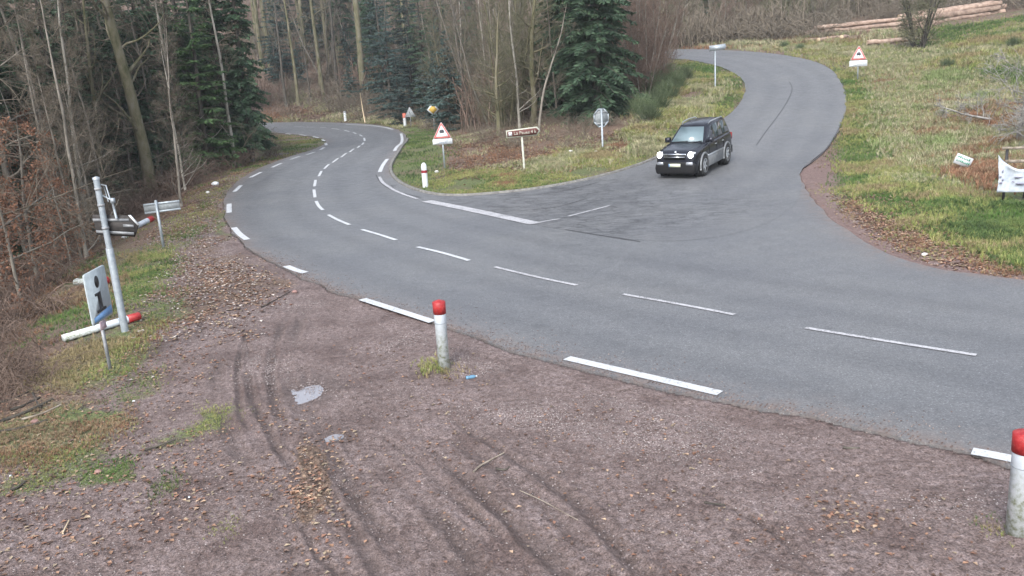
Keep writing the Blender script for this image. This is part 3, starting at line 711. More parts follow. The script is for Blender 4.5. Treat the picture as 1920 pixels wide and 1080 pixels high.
T['spruce'] = conifer(21, 19, 3.6, .24, .5, .28, 8, 100, 'needles', .34, .08, .042, zmaxfull=10)
T['column'] = conifer(27, 18, 1.9, .17, 1.6, .28, 8, 90, 'needles', .42, .08, .042, zmaxfull=10)
T['dense'] = conifer(28, 19, 3.1, .24, .4, .24, 9, 120, 'needles', .40, .03, .042, 'bark_dark', zmaxfull=10) if False else conifer(28, 19, 3.1, .24, .4, .25, 9, 120, 'needles', .40, .03, .042, zmaxfull=10)
T['spruce2'] = conifer(22, 18, 2.9, .20, .9, .34, 7, 80, 'needles', .36, .15, .042, zmaxfull=10)
T['fir'] = conifer(23, 15, 2.4, .16, .5, .34, 7, 80, 'needles_light', .2, .12, .036, zmaxfull=9)
T['firblue'] = conifer(24, 13, 2.6, .15, .4, .36, 6, 70, 'needles_blue', .25, .12, .045, zmaxfull=9)
T['young'] = conifer(25, 6, 1.7, .08, .2, .26, 6, 36, 'needles_blue', .22, .12, .05)
T['sparse'] = conifer(26, 22, 2.6, .20, 3.5, .5, 5, 40, 'needles', .4, .25, .065, 'bark_dark')

# individually placed trees (u at the base, v at the base)
def tp(u, v): return P(u, v)
put_tree('leaning_tree', T['lean'], tp(180, 430), .4, (1.0, 1.0, 1.0), 'slender mossy bare tree leaning over the left bank, nearest behind the tall post', 'tree', 'leaning bare trees on the left bank', (-.10, .02))
put_tree('leaning_tree', T['lean'], tp(197, 418), 2.4, (.7, .7, .95), 'thinner bare stem just right of the leaning mossy tree on the left bank', 'tree', 'leaning bare trees on the left bank', (-.06, 0))
put_tree('beech_tree', T['beech'], tp(287, 372), 1.2, 1.0, 'thick mossy beech trunk rising behind the small sign on the left verge', 'tree', None, (-.035, 0))
put_tree('slim_tree', T['slim'], tp(357, 332), .6, 1.0, 'thin pale trunk standing right of the mossy beech on the left verge', 'tree', None, (-.02, 0))
put_tree('slim_tree', T['slim2'], tp(213, 390), 3.6, 1.0, 'thin grey tree between the leaning pair and the mossy beech', 'tree', None, (-.03, 0))
put_tree('slim_tree', T['slim2'], tp(308, 352), 1.6, .95, 'thin forked grey tree right behind the mossy beech', 'tree', None, (-.02, 0))
put_tree('slim_tree', T['slim'], tp(440, 312), 4.6, .9, 'slim pale trunk in front of the dark spruce beside the left bend', 'tree', None)
put_tree('slim_tree', T['slim2'], tp(338, 340), 5.1, .8, 'bent thin grey sapling between the beech and the pale trunk', 'tree', None, (-.08, 0))
put_tree('bare_tree', T['arch'], at(-20, 22), .3, 1.0, 'arching bare tree with long pale drooping boughs at the far left', 'tree', None)
put_tree('bare_tree', T['arch'], at(60, 30), 2.3, 1.0, 'arching bare tree in front of the dark conifers at the left', 'tree', None)
put_tree('bare_tree', T['arch'], at(120, 37), 4.0, 1.0, 'wide bare tree behind the leaning mossy tree', 'tree', None)
put_tree('bare_tree', T['arch'], at(250, 44), 5.0, .9, 'wide bare tree behind the mossy beech', 'tree', None)
for k, (u, y, s) in enumerate([(20, 25, 1), (70, 27, .9), (110, 29, .8), (-40, 19, .9), (150, 31, .6), (40, 22, .7), (95, 33, 1.0), (0, 29, 1.0), (135, 26, .5), (-20, 24, .8)]):
    put_tree('beech_sapling', T['beechleaf'], at(u, y), k*1.3, s, 'low beech sapling holding rust brown leaves on the left bank', 'sapling', 'beech saplings with brown leaves on the left bank')
L1 = 'dark green spruce standing in the wood behind the leaning bare trees'
for k, (u, y, m, s) in enumerate([(-60, 30, 'spruce', .9), (40, 36, 'spruce2', 1), (110, 42, 'spruce', .9), (180, 47, 'spruce2', 1), (60, 50, 'spruce', 1), (-40, 44, 'spruce', 1), (240, 56, 'spruce', .95), (150, 62, 'spruce2', 1.1),
                                  (0, 62, 'spruce', 1.1), (310, 62, 'spruce2', 1), (350, 70, 'spruce', 1), (-150, 40, 'spruce', 1), (270, 72, 'spruce', 1), (60, 75, 'spruce', 1.1), (160, 84, 'spruce', 1.2), (300, 92, 'spruce', 1.2), (400, 96, 'spruce', 1.2), (-80, 70, 'spruce', 1.2),
    (215, 43, 'spruce2', .9), (262, 46, 'spruce', .8), (310, 48, 'spruce2', .9), (150, 39, 'spruce2', .8), (85, 38, 'spruce', .8), (0, 34, 'spruce2', .9), (340, 56, 'spruce', .8), (30, 46, 'spruce2', 1), (415, 56, 'spruce2', .9), (195, 52, 'spruce', .9), (330, 47, 'column', .9), (370, 52, 'spruce', .8), (235, 46, 'column', .8)]):
    put_tree('spruce_tree', T[m], at(u, y), k*2.1, s, L1, 'conifer', 'dark spruces in the wood on the left')
put_tree('fir_tree', T['fir'], at(392, 47), .5, .9, 'lighter green fir with feathery boughs left of the dark spruce at the bend', 'conifer')
put_tree('fir_tree', T['fir'], at(355, 50), 2.5, .8, 'light green fir farther left behind the thin pale trunk', 'conifer')
put_tree('spruce_tree', T['column'], at(474, 50), 1.0, (.8, .8, 1), 'dark blue green spruce with bare lower trunk at the inside of the left bend', 'conifer')
put_tree('spruce_tree', T['column'], at(438, 50), 3.0, (1, 1, 1), 'dark spruce just left of the one at the inside of the left bend', 'conifer')
for k in range(32):
    rs = np.random.RandomState(100+k); u = rs.uniform(-120, 420); y = rs.uniform(32, 70) if u > 200 else rs.uniform(27, 45)
    put_tree('slim_tree', T[['slim', 'slim2'][k % 2]], at(u, y), rs.uniform(0, 6), rs.uniform(.5, .8), 'slim bare tree among the conifers of the wood on the left', 'tree', 'slim bare trees in the wood on the left')
# wood on the hillside beyond the left bend
for k, (u, v, m, s, l) in enumerate([(537, 200, 'tall2', .8, 'dark slender trunk leftmost on the litter slope beyond the bend'), (560, 198, 'tall', .75, 'mossy slender trunk second from the left beyond the bend'),
        (607, 190, 'tall', .95, 'pale streaked trunk on the litter slope beyond the bend'), (633, 168, 'tall2', 1, 'straight dark trunk set back right of the pale streaked trunk'),
        (682, 176, 'tall', 1.5, 'thickest mossy trunk on the slope beyond the bend'), (583, 192, 'tall2', .5, 'thin dark pole of a tree left of the pale streaked trunk')]):
    p = P(u, v); put_tree('tall_tree', T[m], p, k*1.7, s, l, 'tree')
for k in range(64):
    rs = np.random.RandomState(200+k); u = rs.uniform(480, 900); y = rs.uniform(100, 165)
    put_tree('tall_tree', T[['tall', 'tall2', 'tall', 'hazel2'][k % 4]], at(u, y), rs.uniform(0, 6), rs.uniform(.7, 1.15), 'tall bare trunk in the wood on the slope beyond the left bend', 'tree', 'tall bare trees on the slope beyond the left bend')
for k, (u, y, m, s) in enumerate([(735, 88, 'firblue', 1), (775, 92, 'firblue', .8), (752, 80, 'young', 1.0), (800, 84, 'young', 1.1), (590, 118, 'firblue', 1), (640, 125, 'firblue', 1.1), (700, 118, 'firblue', 1.2), (540, 130, 'firblue', 1),
                                  (660, 99, 'young', .9), (725, 98, 'firblue', 1.2), (590, 124, 'spruce2', 1), (645, 122, 'spruce2', 1.1), (525, 112, 'firblue', 1.1), (700, 106, 'spruce2', 1), (800, 92, 'spruce2', .9), (780, 100, 'firblue', 1.2), (820, 74, 'young', 1.0), (520, 110, 'young', 1.2), (565, 108, 'young', .9), (655, 112, 'young', 1.1), (845, 66, 'young', 1.3), (840, 80, 'firblue', .9), (760, 112, 'spruce2', 1), (830, 100, 'spruce2', 1), (880, 90, 'spruce2', .9)]):
    put_tree('young_fir', T[m], at(u, y), k*1.1, s, 'blue green young fir growing under the tall trunks beyond the left bend', 'conifer', 'young firs beyond the left bend')
# thicket between the roads
for k, (u, y, m, s) in enumerate([(945, 51, 'hazel', .85), (935, 47, 'oak', .5), (925, 56, 'hazel2', 1), (960, 52, 'hazel', 1), (1000, 50, 'oak', .75), (1030, 56, 'hazel', 1), (985, 60, 'hazel2', 1), (890, 66, 'hazel2', 1), (945, 66, 'hazel', 1.1),
                                  (850, 84, 'hazel', .9), (1020, 64, 'hazel2', 1.1), (900, 72, 'hazel2', 1.1), (860, 76, 'hazel', 1.2), (970, 74, 'tall', .7), (1050, 62, 'hazel', 1), (930, 84, 'hazel2', 1.2), (1010, 82, 'tall', .8), (900, 78, 'hazel', 1), (935, 58, 'slim2', .8), (975, 48, 'slim', .7), (1015, 60, 'slim2', .9), (915, 64, 'slim', .8), (1040, 70, 'hazel', 1), (870, 82, 'slim', 1), (955, 80, 'slim2', 1.1), (990, 68, 'slim', .9), (1045, 50, 'slim2', .7), (880, 92, 'hazel', 1.2), (980, 94, 'hazel2', 1.2), (840, 90, 'hazel2', 1.2)]):
    put_tree('thicket_tree', T[m], at(u, y), k*2.3, s, 'many stemmed bare tree in the thicket behind the brown direction sign', 'tree', 'bare trees of the thicket between the two roads')
put_tree('spruce_tree', T['dense'], at(1122, 47.5), 1.0, (.92, .92, 1), 'large dense dark green spruce behind the eight sided sign', 'conifer')
put_tree('spruce_tree', T['dense'], at(1075, 52), 3.0, (.85, .85, .95), 'dark spruce half hidden left of the large one behind the eight sided sign', 'conifer')
put_tree('dead_tree', bare_tree(31, 7, .06, 9, .3, .3, .7, 6, 6, .06, .1, barkm='bark_grey'), at(1010, 46), 1.0, 1.0, 'pale leaning dead stem crossing in front of the thicket', 'tree', None, (.32, 0))
for k, (u, y, s) in enumerate([(1205, 53, .95), (1225, 58, .95), (1195, 60, 1.1), (1238, 64, 1.0), (1215, 68, 1.2), (1180, 66, 1.2)]):
    put_tree('twiggy_shrub', T['red'], at(u, y), k*1.9, s, 'reddish grey bare shrub crowding the right side of the large spruce', 'shrub', 'reddish bare shrubs beside the large spruce')
# woods on the slope above the side road
for k in range(130):
    rs = np.random.RandomState(400+k); u = rs.uniform(1180, 2050); y = rs.uniform(86, 112)+(max(0, u-1450)*.035)
    put_tree('woodland_tree', T[['hazel', 'red', 'red', 'hazel2', 'oak', 'slim2'][k % 6]], at(u, y), rs.uniform(0, 6), rs.uniform(.45, .9), 'bare twiggy tree of the wood on the slope above the side road', 'tree', 'bare trees on the slope above the side road')
for k in range(14):
    rs = np.random.RandomState(500+k); u = rs.uniform(1250, 1990); y = rs.uniform(92, 112)+(max(0, u-1450)*.035)
    put_tree('young_fir', T[['fir', 'young', 'spruce2'][k % 3]], at(u, y), rs.uniform(0, 6), rs.uniform(.5, .9), 'small green conifer among the bare trees above the side road', 'conifer', 'small conifers above the side road')
put_tree('bare_bush', bare_tree(41, 6.6, .12, 11, .03, .34, 1.1, 7, 7, .10, .08, stems=6, tw_r=.022, barkm='bark_dark', twm='twig_olive'), P(1718, 92), 0, 1.0, 'dense bare bush standing in front of the pile of logs', 'bush')
put_tree('dead_tree', bare_tree(42, 4.2, .09, 12, .04, .55, .5, 7, 6, .04, .13, stems=5, tw_r=.017, barkm='deadwood', twm='deadwood'), P(1935, 265), 2, 1.0, 'grey leafless tree with crooked boughs behind the white banner', 'tree', None, (-.3, .05))
put_tree('fallen_branch', bare_tree(43, 3.6, .05, 16, .1, .40, .6, 7, 7, .02, .12, tw_r=.010, barkm='deadwood', twm='deadwood'), P(1885, 225), 0, 1.0, 'grey dead branch lying on the bank above the tilted small sign', 'branch', None, (-1.25, 0))
put_tree('fallen_branch', bare_tree(44, 2.4, .04, 7, .1, .3, .6, 4, 5, .02, .12, tw_r=.010, barkm='deadwood', twm='deadwood'), P(1850, 240), 1, 1.0, 'short grey dead branch resting low on the bank beside the brown bracken', 'branch', None, (-1.35, .2))
# ---------------------------------------------------------------- low vegetation
def broom_bush(seed, H, n, spread, r=.008, leafy=True):
    rs = np.random.RandomState(seed); mb = MB()
    for i in range(n):
        a = rs.uniform(0, 6.28); s = rs.uniform(0, spread); b = np.array([math.cos(a)*s*.35, math.sin(a)*s*.35, -.05])
        q = wander(b, np.array([math.cos(a)*s, math.sin(a)*s, 1.0]), H*rs.uniform(.55, 1), 4, rs, .12, .0)
        mb.tube(q, np.linspace(r*1.6, r*.5, 5), 3, False)
    return mb
def one(name, mb, m, loc, label, cat, group=None, sc=1, yaw=0):
    o = mb.obj(name, m) if isinstance(mb, MB) else bpy.data.objects.new(name, mb)
    if not isinstance(mb, MB): col.objects.link(o)
    o.location = loc; o.rotation_euler.z = yaw; o.scale = (sc, sc, sc); return tag(o, label, cat, group)
bm_ = [broom_bush(60+i, 1.9, 420, .8, .013).mesh('broom', M['broom']) for i in range(2)]
for k, (u, v, s) in enumerate([(1252, 190, .75), (1232, 210, .8), (1268, 170, .75), (1218, 232, .65), (1285, 150, .6), (1248, 160, .9), (1205, 222, .8), (1225, 180, .9)]):
    one('broom_shrub', bm_[k % 2], None, P(u, v)-[0, 0, .05], 'dark green broom shrub on the bank left of the side road', 'shrub', 'broom shrubs left of the side road', s, k)
for k, (u, v, s) in enumerate([(1775, 128, .42), (1900, 88, .45), (1500, 95, .4), (1470, 90, .4)]):
    one('broom_shrub', bm_[k % 2], None, P(u, v)-[0, 0, .05], 'small green shrub in the rough grass near the log pile', 'shrub', 'small shrubs in the rough grass near the log pile', s, k)
def merge(base, poss, yaws, scs, tilt=None, cj=None, c=None):
    V, A, B, C = base.arr(); n = len(poss); out = MB()
    ca, sa = np.cos(yaws), np.sin(yaws); sc = np.asarray(scs)
    if sc.ndim == 1: sc = np.stack([sc, sc, sc], 1)
    vv = V[None]*sc[:, None, :]
    x = vv[..., 0]*ca[:, None]-vv[..., 1]*sa[:, None]; y = vv[..., 0]*sa[:, None]+vv[..., 1]*ca[:, None]
    W = np.stack([x, y, vv[..., 2]], -1)+np.asarray(poss)[:, None, :]
    off = (np.arange(n)*len(V))[:, None, None]
    cc = None
    if c is not None: cc = np.repeat(np.asarray(c), len(V), 0)
    out.add(W.reshape(-1, 3), f3=(A[None]+off).reshape(-1, 3) if len(A) else None, f4=(B[None]+off).reshape(-1, 4) if len(B) else None, c=cc)
    return out
def scatter(pixpoly, n, seed, clump=0, keep_road=True, jit=.011):
    rs = np.random.RandomState(seed); pw = PW(pixpoly); lo = pw.min(0); hi = pw.max(0); got = []
    tot = 0
    while tot < n:
        q = rs.uniform(lo, hi, (max(n*3, 500), 2)); q = q[inpoly(q[:, 0], q[:, 1], pw)]; q = q+rs.normal(0, 1, q.shape)*(q[:, 1:2]*jit)*[1, 1.6]
        if clump: q = q[fbm(q[:, 0]*clump, q[:, 1]*clump, seed, 3) > rs.uniform(.35, .62, len(q))]
        if keep_road: q = q[~inpoly(q[:, 0], q[:, 1], road_poly)]
        got.append(q); tot += len(q)
        if len(got) > 60: break
    q = np.concatenate(got)[:n]; return np.column_stack([q, H_(q[:, 0], q[:, 1])])
def zmicro(p):
    p = p.copy(); p[:, 2] += micro(p[:, 0], p[:, 1]); return p
def m_attr(name, rough=.8, trans=0):
    m = mat(name, (.2, .2, .1), rough, 0, .25); t = NT(m); c = t.attr('Col').outputs['Color']
    k = t.ramp(t.noise(1.5, 3, .6), [(.3, (.75, .75, .75)), (.7, (1.25, 1.25, 1.25))]); t.base(t.mix(1.0, c, k, 'MULTIPLY')); return m
M['blade'] = m_attr('grass_blade'); M['leafc'] = m_attr('leaf_litter', .6); M['pebble'] = m_attr('pebble', .7)
rsg = np.random.RandomState(5)
tb = MB()
for i in range(12):
    a = i*2.4; r = .02+.05*rsg.uniform(); h = rsg.uniform(.5, 1.0); bx = np.array([math.cos(a)*r, math.sin(a)*r, -.02]); ln = np.array([math.cos(a+rsg.normal(0, .6)), math.sin(a), 0])*rsg.uniform(.2, .8)*h
    s = np.array([-math.sin(a), math.cos(a), 0])*.020
    m1 = bx+ln*.35+[0, 0, h*.6]; tip = bx+ln+[0, 0, h*rsg.uniform(.7, 1)]
    tb.add([bx-s, bx+s, m1+s*.8, m1-s*.8, tip], f3=[(3, 2, 4)], f4=[(0, 1, 2, 3)])
def grass_patch(name, specs, label=None):
    P_, Y_, S_, C_ = [], [], [], []
    for (poly, n, h, cols, clump) in specs:
        p = scatter(poly, n, len(P_)*7+len(name), clump); rs = np.random.RandomState(len(P_)+50); n = len(p)
        P_.append(p); Y_.append(rs.uniform(0, 6.28, n)); hh = h*rs.uniform(.5, 1.3, n); S_.append(np.stack([hh*rs.uniform(.8, 1.5, n)]*2+[hh], 1))
        kk = fbm(p[:, 0]*.45+13*len(P_), p[:, 1]*.45, 321+len(P_), 3); kk = np.clip((kk-.28)/.44+rs.normal(0, .13, n), 0, .999); cs = np.array(cols)[(kk*len(cols)).astype(int)]; S_[-1] = S_[-1]*(.75+.5*kk)[:, None]; C_.append(cs*rs.uniform(.7, 1.25, (n, 1)))
    mb = merge(tb, np.concatenate(P_), np.concatenate(Y_), np.concatenate(S_), c=np.concatenate(C_))
    o = mb.obj(name, M['blade']); tag(o, label, None, None, 'stuff'); return o
G1 = [(.07, .14, .035), (.11, .18, .05), (.16, .21, .07), (.06, .10, .035)]
G2 = [(.26, .28, .09), (.31, .30, .13), (.21, .25, .08), (.27, .22, .12)]
DR = [(.34, .32, .20), (.30, .28, .17), (.24, .24, .13), (.21, .26, .11), (.42, .38, .26)]
BR = [(.24, .13, .08), (.30, .18, .11), (.18, .10, .065), (.28, .21, .13)]
BR = [(.24, .13, .08), (.30, .18, .11), (.18, .10, .065), (.28, .21, .13)]
grass_patch('grass', [
    ([(230, 450), (330, 380), (440, 308), (560, 284), (440, 340), (410, 400), (330, 450)], 3500, .09, G2+BR+G1, .9),
    ([(1640, 420), (1560, 350), (1540, 350), (1640, 440), (1760, 490), (1920, 525), (1920, 515)], 1500, .08, G2+BR, .9),
    ([(1592, 200), (1660, 260), (1740, 340), (1900, 380), (2050, 420), (2050, 535), (1920, 510), (1780, 462), (1670, 410), (1580, 350), (1585, 260)], 16000, .14, G1+G2, 0),
    ([(1740, 340), (1850, 380), (2000, 390), (2000, 520), (1900, 490), (1790, 420)], 8000, .12, G1, .8),
    ([(1520, 112), (1600, 140), (1660, 230), (1600, 280), (1590, 190), (1565, 130)], 9000, .16, G1+G2, 0),
    ([(1200, 88), (1560, 90), (1620, 108), (1600, 128), (1540, 112), (1430, 92), (1300, 90)], 4000, .3, G2+DR, .4),
    ([(745, 290), (765, 262), (765, 245), (830, 240), (850, 290), (800, 345), (840, 370), (790, 362), (745, 335), (733, 312)], 4500, .12, G1, .8),
    ([(505, 254), (600, 263), (606, 270), (575, 281), (500, 303), (440, 330), (470, 290)], 3500, .13, G1+G2, .5),
    ([(770, 365), (820, 325), (960, 315), (1130, 290), (1240, 275), (1250, 295), (1130, 330), (1000, 355), (850, 368)], 14000, .11, G2+G2+G1+G2+BR[:1], .6),
    ([(1255, 113), (1330, 120), (1390, 150), (1392, 175), (1370, 208), (1290, 262), (1235, 295), (1225, 280), (1290, 210), (1340, 165)], 10000, .14, G1+G2, 0),
    ([(215, 480), (300, 460), (330, 540), (290, 620), (250, 700), (150, 740), (40, 720), (120, 660), (230, 610)], 5000, .075, G1+G2, .9),
    ([(20, 780), (120, 760), (230, 765), (250, 800), (160, 850), (60, 880), (-60, 880), (-60, 800)], 3600, .045, G1+G1+G2+BR, 1.0),
    ([(225, 640), (300, 570), (350, 540), (360, 570), (290, 650), (240, 720)], 900, .05, G1+G2+BR, 1.3), ([(180, 740), (300, 690), (330, 705), (240, 760)], 500, .045, G1+G2, 1.3), ([(0, 890), (140, 850), (180, 870), (60, 930), (-40, 940)], 600, .04, G1+G2+BR, 1.5), ([(270, 830), (420, 760), (470, 770), (330, 840)], 300, .035, G2, 1.5),
    ([(140, 885), (240, 860), (250, 880), (160, 905)], 450, .045, G1, 1.5), ([(360, 770), (410, 775), (420, 805), (370, 800)], 260, .045, G2, 1.5), ([(300, 890), (330, 900), (320, 925), (300, 915)], 150, .04, G1, 0), ([(410, 970), (445, 975), (440, 1000), (412, 998)], 120, .04, G2, 0),
    ([(802, 680), (824, 676), (822, 694), (806, 697)], 120, .10, G2, 0), ([(835, 688), (862, 686), (868, 704), (836, 702)], 50, .05, G2, 0), ([(1820, 975), (1885, 985), (1895, 1015), (1840, 1000)], 60, .05, G2+G1, 0),
    ([(150, 560), (330, 430), (450, 330), (560, 288), (440, 345), (410, 400), (340, 480), (300, 560)], 3500, .07, G2+G1, .9),
    ([(0, 620), (170, 480), (220, 500), (230, 600), (120, 650), (0, 700)], 2500, .12, G1+BR, .8),
    ([(500, 224), (700, 223), (790, 232), (770, 246), (730, 235), (620, 227), (500, 229)], 1800, .2, G2+DR, .5),
])
grass_patch('dry_grass', [
    ([(1610, 120), (1700, 110), (1950, 170), (2000, 330), (1880, 330), (1700, 320), (1640, 250), (1640, 180)], 24000, .25, BR[:1]+DR+G2[2:]+DR+G1[2:3]+DR[2:4], 0),
    ([(1430, 84), (1560, 75), (1700, 95), (1950, 60), (2000, 120), (1700, 130), (1560, 118), (1500, 95)], 12000, .33, DR+G2, 0),
    ([(1690, 60), (2000, 20), (2000, 200), (1800, 130)], 14000, .2, DR[1:3]+G2+G1+G1, 0),
    ([(1210, 290), (1190, 250), (1290, 170), (1340, 150), (1330, 175), (1290, 215), (1240, 270)], 9000, .34, DR+DR+G2, .5),
    ([(1640, 300), (1720, 310), (1790, 350), (1740, 380), (1640, 350)], 2500, .16, DR+G2, .5),
], None)
grass_patch('bracken', [
    ([(1760, 190), (2000, 200), (2000, 350), (1900, 370), (1780, 320), (1740, 250)], 7500, .30, BR+BR+DR, .4),
    ([(1000, 300), (1130, 270), (1240, 235), (1240, 270), (1130, 305), (1000, 325)], 6500, .17, BR+DR+DR+G2, .6),
    ([(505, 190), (700, 170), (850, 220), (820, 240), (700, 222), (505, 225)], 6000, .35, BR+DR, .3),
    ([(850, 250), (1100, 260), (1140, 275), (1000, 310), (850, 325)], 3500, .15, BR+DR, .5),
    ([(1200, 70), (1560, 50), (1700, 70), (1560, 84), (1250, 90)], 5000, .5, BR+DR, .3),
], None)
# fallen leaves
lf = MB(); lf.add([(-.03, 0, .004), (-.01, .02, .016), (.035, .004, .008), (-.008, -.02, .018), (.0, 0, .001)], f3=[(0, 4, 1), (1, 4, 2), (2, 4, 3), (3, 4, 0)])
LC = [(.30, .18, .12), (.24, .13, .09), (.38, .27, .19), (.16, .09, .065), (.30, .24, .17), (.12, .075, .055), (.17, .12, .10)]
HC = [(.17, .10, .075), (.13, .08, .06), (.22, .15, .115), (.09, .06, .045), (.15, .12, .08)]
def leaf_patch(specs):
    P_, S_, C_ = [], [], []
    for i, (poly, n, s, clump, cols) in enumerate(specs):
        p = zmicro(scatter(poly, n, 900+i, clump)); rs = np.random.RandomState(i); P_.append(p+[0, 0, .004]); S_.append(s*rs.uniform(.6, 1.5, len(p))); C_.append(np.array(cols)[rs.randint(0, len(cols), len(p))]*rs.uniform(.7, 1.2, (len(p), 1)))
    p = np.concatenate(P_); rs = np.random.RandomState(1)
    o = merge(lf, p, rs.uniform(0, 6.28, len(p)), np.concatenate(S_), c=np.concatenate(C_)).obj('fallen_leaves', M['leafc']); tag(o, kind='stuff')
leaf_patch([
    ([(-60, 700), (300, 640), (480, 700), (640, 850), (660, 1079), (-60, 1079)], 2600, .8, 1.0, LC),
    ([(570, 830), (595, 820), (606, 870), (606, 950), (590, 980), (565, 930)], 120, .8, 0, LC), ([(608, 812), (655, 809), (660, 832), (622, 842)], 50, .8, 0, LC),
    ([(520, 880), (560, 870), (580, 960), (540, 950)], 70, .8, 0, LC[:3]),
    ([(1500, 930), (1600, 930), (1680, 975), (1650, 1010), (1560, 1000)], 90, .8, 0, LC), ([(1250, 840), (1340, 850), (1330, 880)], 25, .8, 0, LC),
    ([(300, 430), (420, 350), (440, 345), (420, 400), (440, 470), (560, 545), (450, 620), (300, 640)], 3000, 1.1, .8, LC+[(.5, .44, .40)]),
    ([(640, 640), (1000, 720), (1900, 960), (1900, 1079), (660, 1079)], 700, .7, .8, LC),
    ([(850, 260), (1100, 265), (1235, 240), (1240, 275), (1000, 325), (850, 335)], 9000, 1.5, .6, LC),
    ([(1580, 360), (1720, 370), (1800, 440), (1900, 500), (1900, 530), (1700, 480), (1600, 410)], 5000, 1.2, .5, LC),
    ([(1590, 380), (1680, 360), (1760, 420), (1780, 460), (1680, 450)], 3000, 1.3, 0, LC),
    ([(505, 160), (900, 160), (860, 235), (505, 225)], 9000, 2.5, .3, HC),
    ([(0, 300), (150, 240), (260, 360), (150, 520), (0, 640)], 9000, 1.6, .5, HC),
    ([(230, 450), (330, 370), (440, 305), (560, 283), (440, 345), (410, 400), (330, 450)], 3500, 1.2, .4, LC+HC),
    ([(1375, 205), (1398, 180), (1400, 160), (1380, 150), (1385, 175), (1350, 215), (1290, 262)], 1600, 1.1, 0, LC),
    ([(1590, 200), (1605, 210), (1590, 270), (1560, 330), (1560, 300)], 1200, 1.0, 0, LC),
    ([(240, 560), (420, 480), (500, 560), (480, 700), (240, 720)], 1500, .9, .8, LC+[(.5, .45, .42)]),
])
# stones
oc = MB(); t_ = [(1, 0, 0), (-1, 0, 0), (0, 1, 0), (0, -1, 0), (0, 0, .7), (0, 0, -.7)]; oc.add(t_, f3=[(0, 2, 4), (2, 1, 4), (1, 3, 4), (3, 0, 4), (2, 0, 5), (1, 2, 5), (3, 1, 5), (0, 3, 5)])
def gravel(specs):
    P_, S_, C_ = [], [], []
    for i, (poly, n, s, clump) in enumerate(specs):
        p = zmicro(scatter(poly, n, 700+i, clump)); rs = np.random.RandomState(i+9); P_.append(p); S_.append(s*rs.uniform(.5, 1.6, (len(p), 3))*[1, 1, .7])
        g = rs.uniform(0, 1, (len(p), 1)); C_.append(np.array([.20, .155, .15])*(1-g)+np.array([.38, .34, .33])*g**2)
    p = np.concatenate(P_); rs = np.random.RandomState(2)
    o = merge(oc, p, rs.uniform(0, 6.28, len(p)), np.concatenate(S_), c=np.concatenate(C_)).obj('gravel', M['pebble']); tag(o, kind='stuff')
gravel([([(430, 560), (600, 560), (1100, 720), (1500, 800), (1900, 910), (1900, 1000), (1200, 850), (800, 760), (450, 720)], 14000, .011, .7),
        ([(0, 700), (400, 560), (700, 700), (1900, 1000), (1900, 1079), (0, 1079)], 9000, .010, .6),
        ([(280, 440), (420, 350), (430, 440), (520, 540), (430, 620), (280, 640)], 5000, .022, .7),
        ([(1510, 330), (1545, 370), (1700, 480), (1850, 515), (1700, 500), (1560, 415)], 2500, .022, 0)])
def road_grit():
    e = densify(smooth(PW(near[:16])), .05, False); rs = np.random.RandomState(66); P_ = []
    for (n, sg, off) in ((3200, .10, 0), (2500, .35, .0)):
        i = rs.randint(1, len(e)-1, n); t = e[i+1]-e[i-1]; t /= np.linalg.norm(t, axis=1)[:, None]+1e-9; nn = np.column_stack([t[:, 1], -t[:, 0]])
        k = fbm(e[i][:, 0]*.8, e[i][:, 1]*.8, 70, 3); q = e[i]+nn*(rs.normal(0, sg, n)*(k*2))[:, None]; P_.append(q)
    q = np.concatenate(P_); ins = inpoly(q[:, 0], q[:, 1], road_poly); z = H_(q[:, 0], q[:, 1])+np.where(ins, OFF+.004, .01)
    g = rs.uniform(0, 1, (len(q), 1)); c = np.array([.13, .095, .085])*(1-g)+np.array([.30, .25, .23])*g**2
    tag(merge(oc, np.column_stack([q, z]), rs.uniform(0, 6.28, len(q)), .009*rs.uniform(.5, 1.8, len(q)), c=c).obj('grit', M['pebble']), kind='stuff')
road_grit()
# brambles and brush
def bramble(seed, n, H, r=.006):
    rs = np.random.RandomState(seed); mb = MB()
    for i in range(n):
        a = rs.uniform(0, 6.28); b = np.array([rs.normal(0, .35), rs.normal(0, .35), -.05]); s = np.linspace(0, 1, 6); L = H*rs.uniform(.7, 1.8)
        q = b+np.array([math.cos(a), math.sin(a), 0])*(s*L)[:, None]; q[:, 2] += H*rs.uniform(.3, 1)*np.sin(s*2.4); q += rs.normal(0, .03, q.shape)
        mb.tube(q, np.linspace(r*1.5, r*.6, 6), 3, False)
    return mb
def brush(name, specs, m, label=None):
    out = MB()
    for i, (poly, n, h, seed) in enumerate(specs):
        p = scatter(poly, n, 300+i); rs = np.random.RandomState(i+77)
        V, A, B, C = merge(bramble(seed, 26, 1.0, .010), p, rs.uniform(0, 6.28, len(p)), h*rs.uniform(.6, 1.3, len(p))).arr(); out.add(V, f4=B)
    o = out.obj(name, m); tag(o, kind='stuff')
brush('brambles', [
    ([(-100, 420), (60, 420), (140, 460), (120, 540), (70, 620), (0, 670), (-200, 700)], 130, .7, 1), ([(-100, 250), (160, 300), (180, 440), (0, 480), (-100, 420)], 160, 1.1, 2),
    ([(180, 330), (400, 300), (470, 300), (400, 335), (300, 380), (200, 440)], 110, 1.0, 3), ([(-60, 650), (60, 640), (90, 700), (40, 760), (-60, 800)], 40, .45, 4)], M['twig_red'])
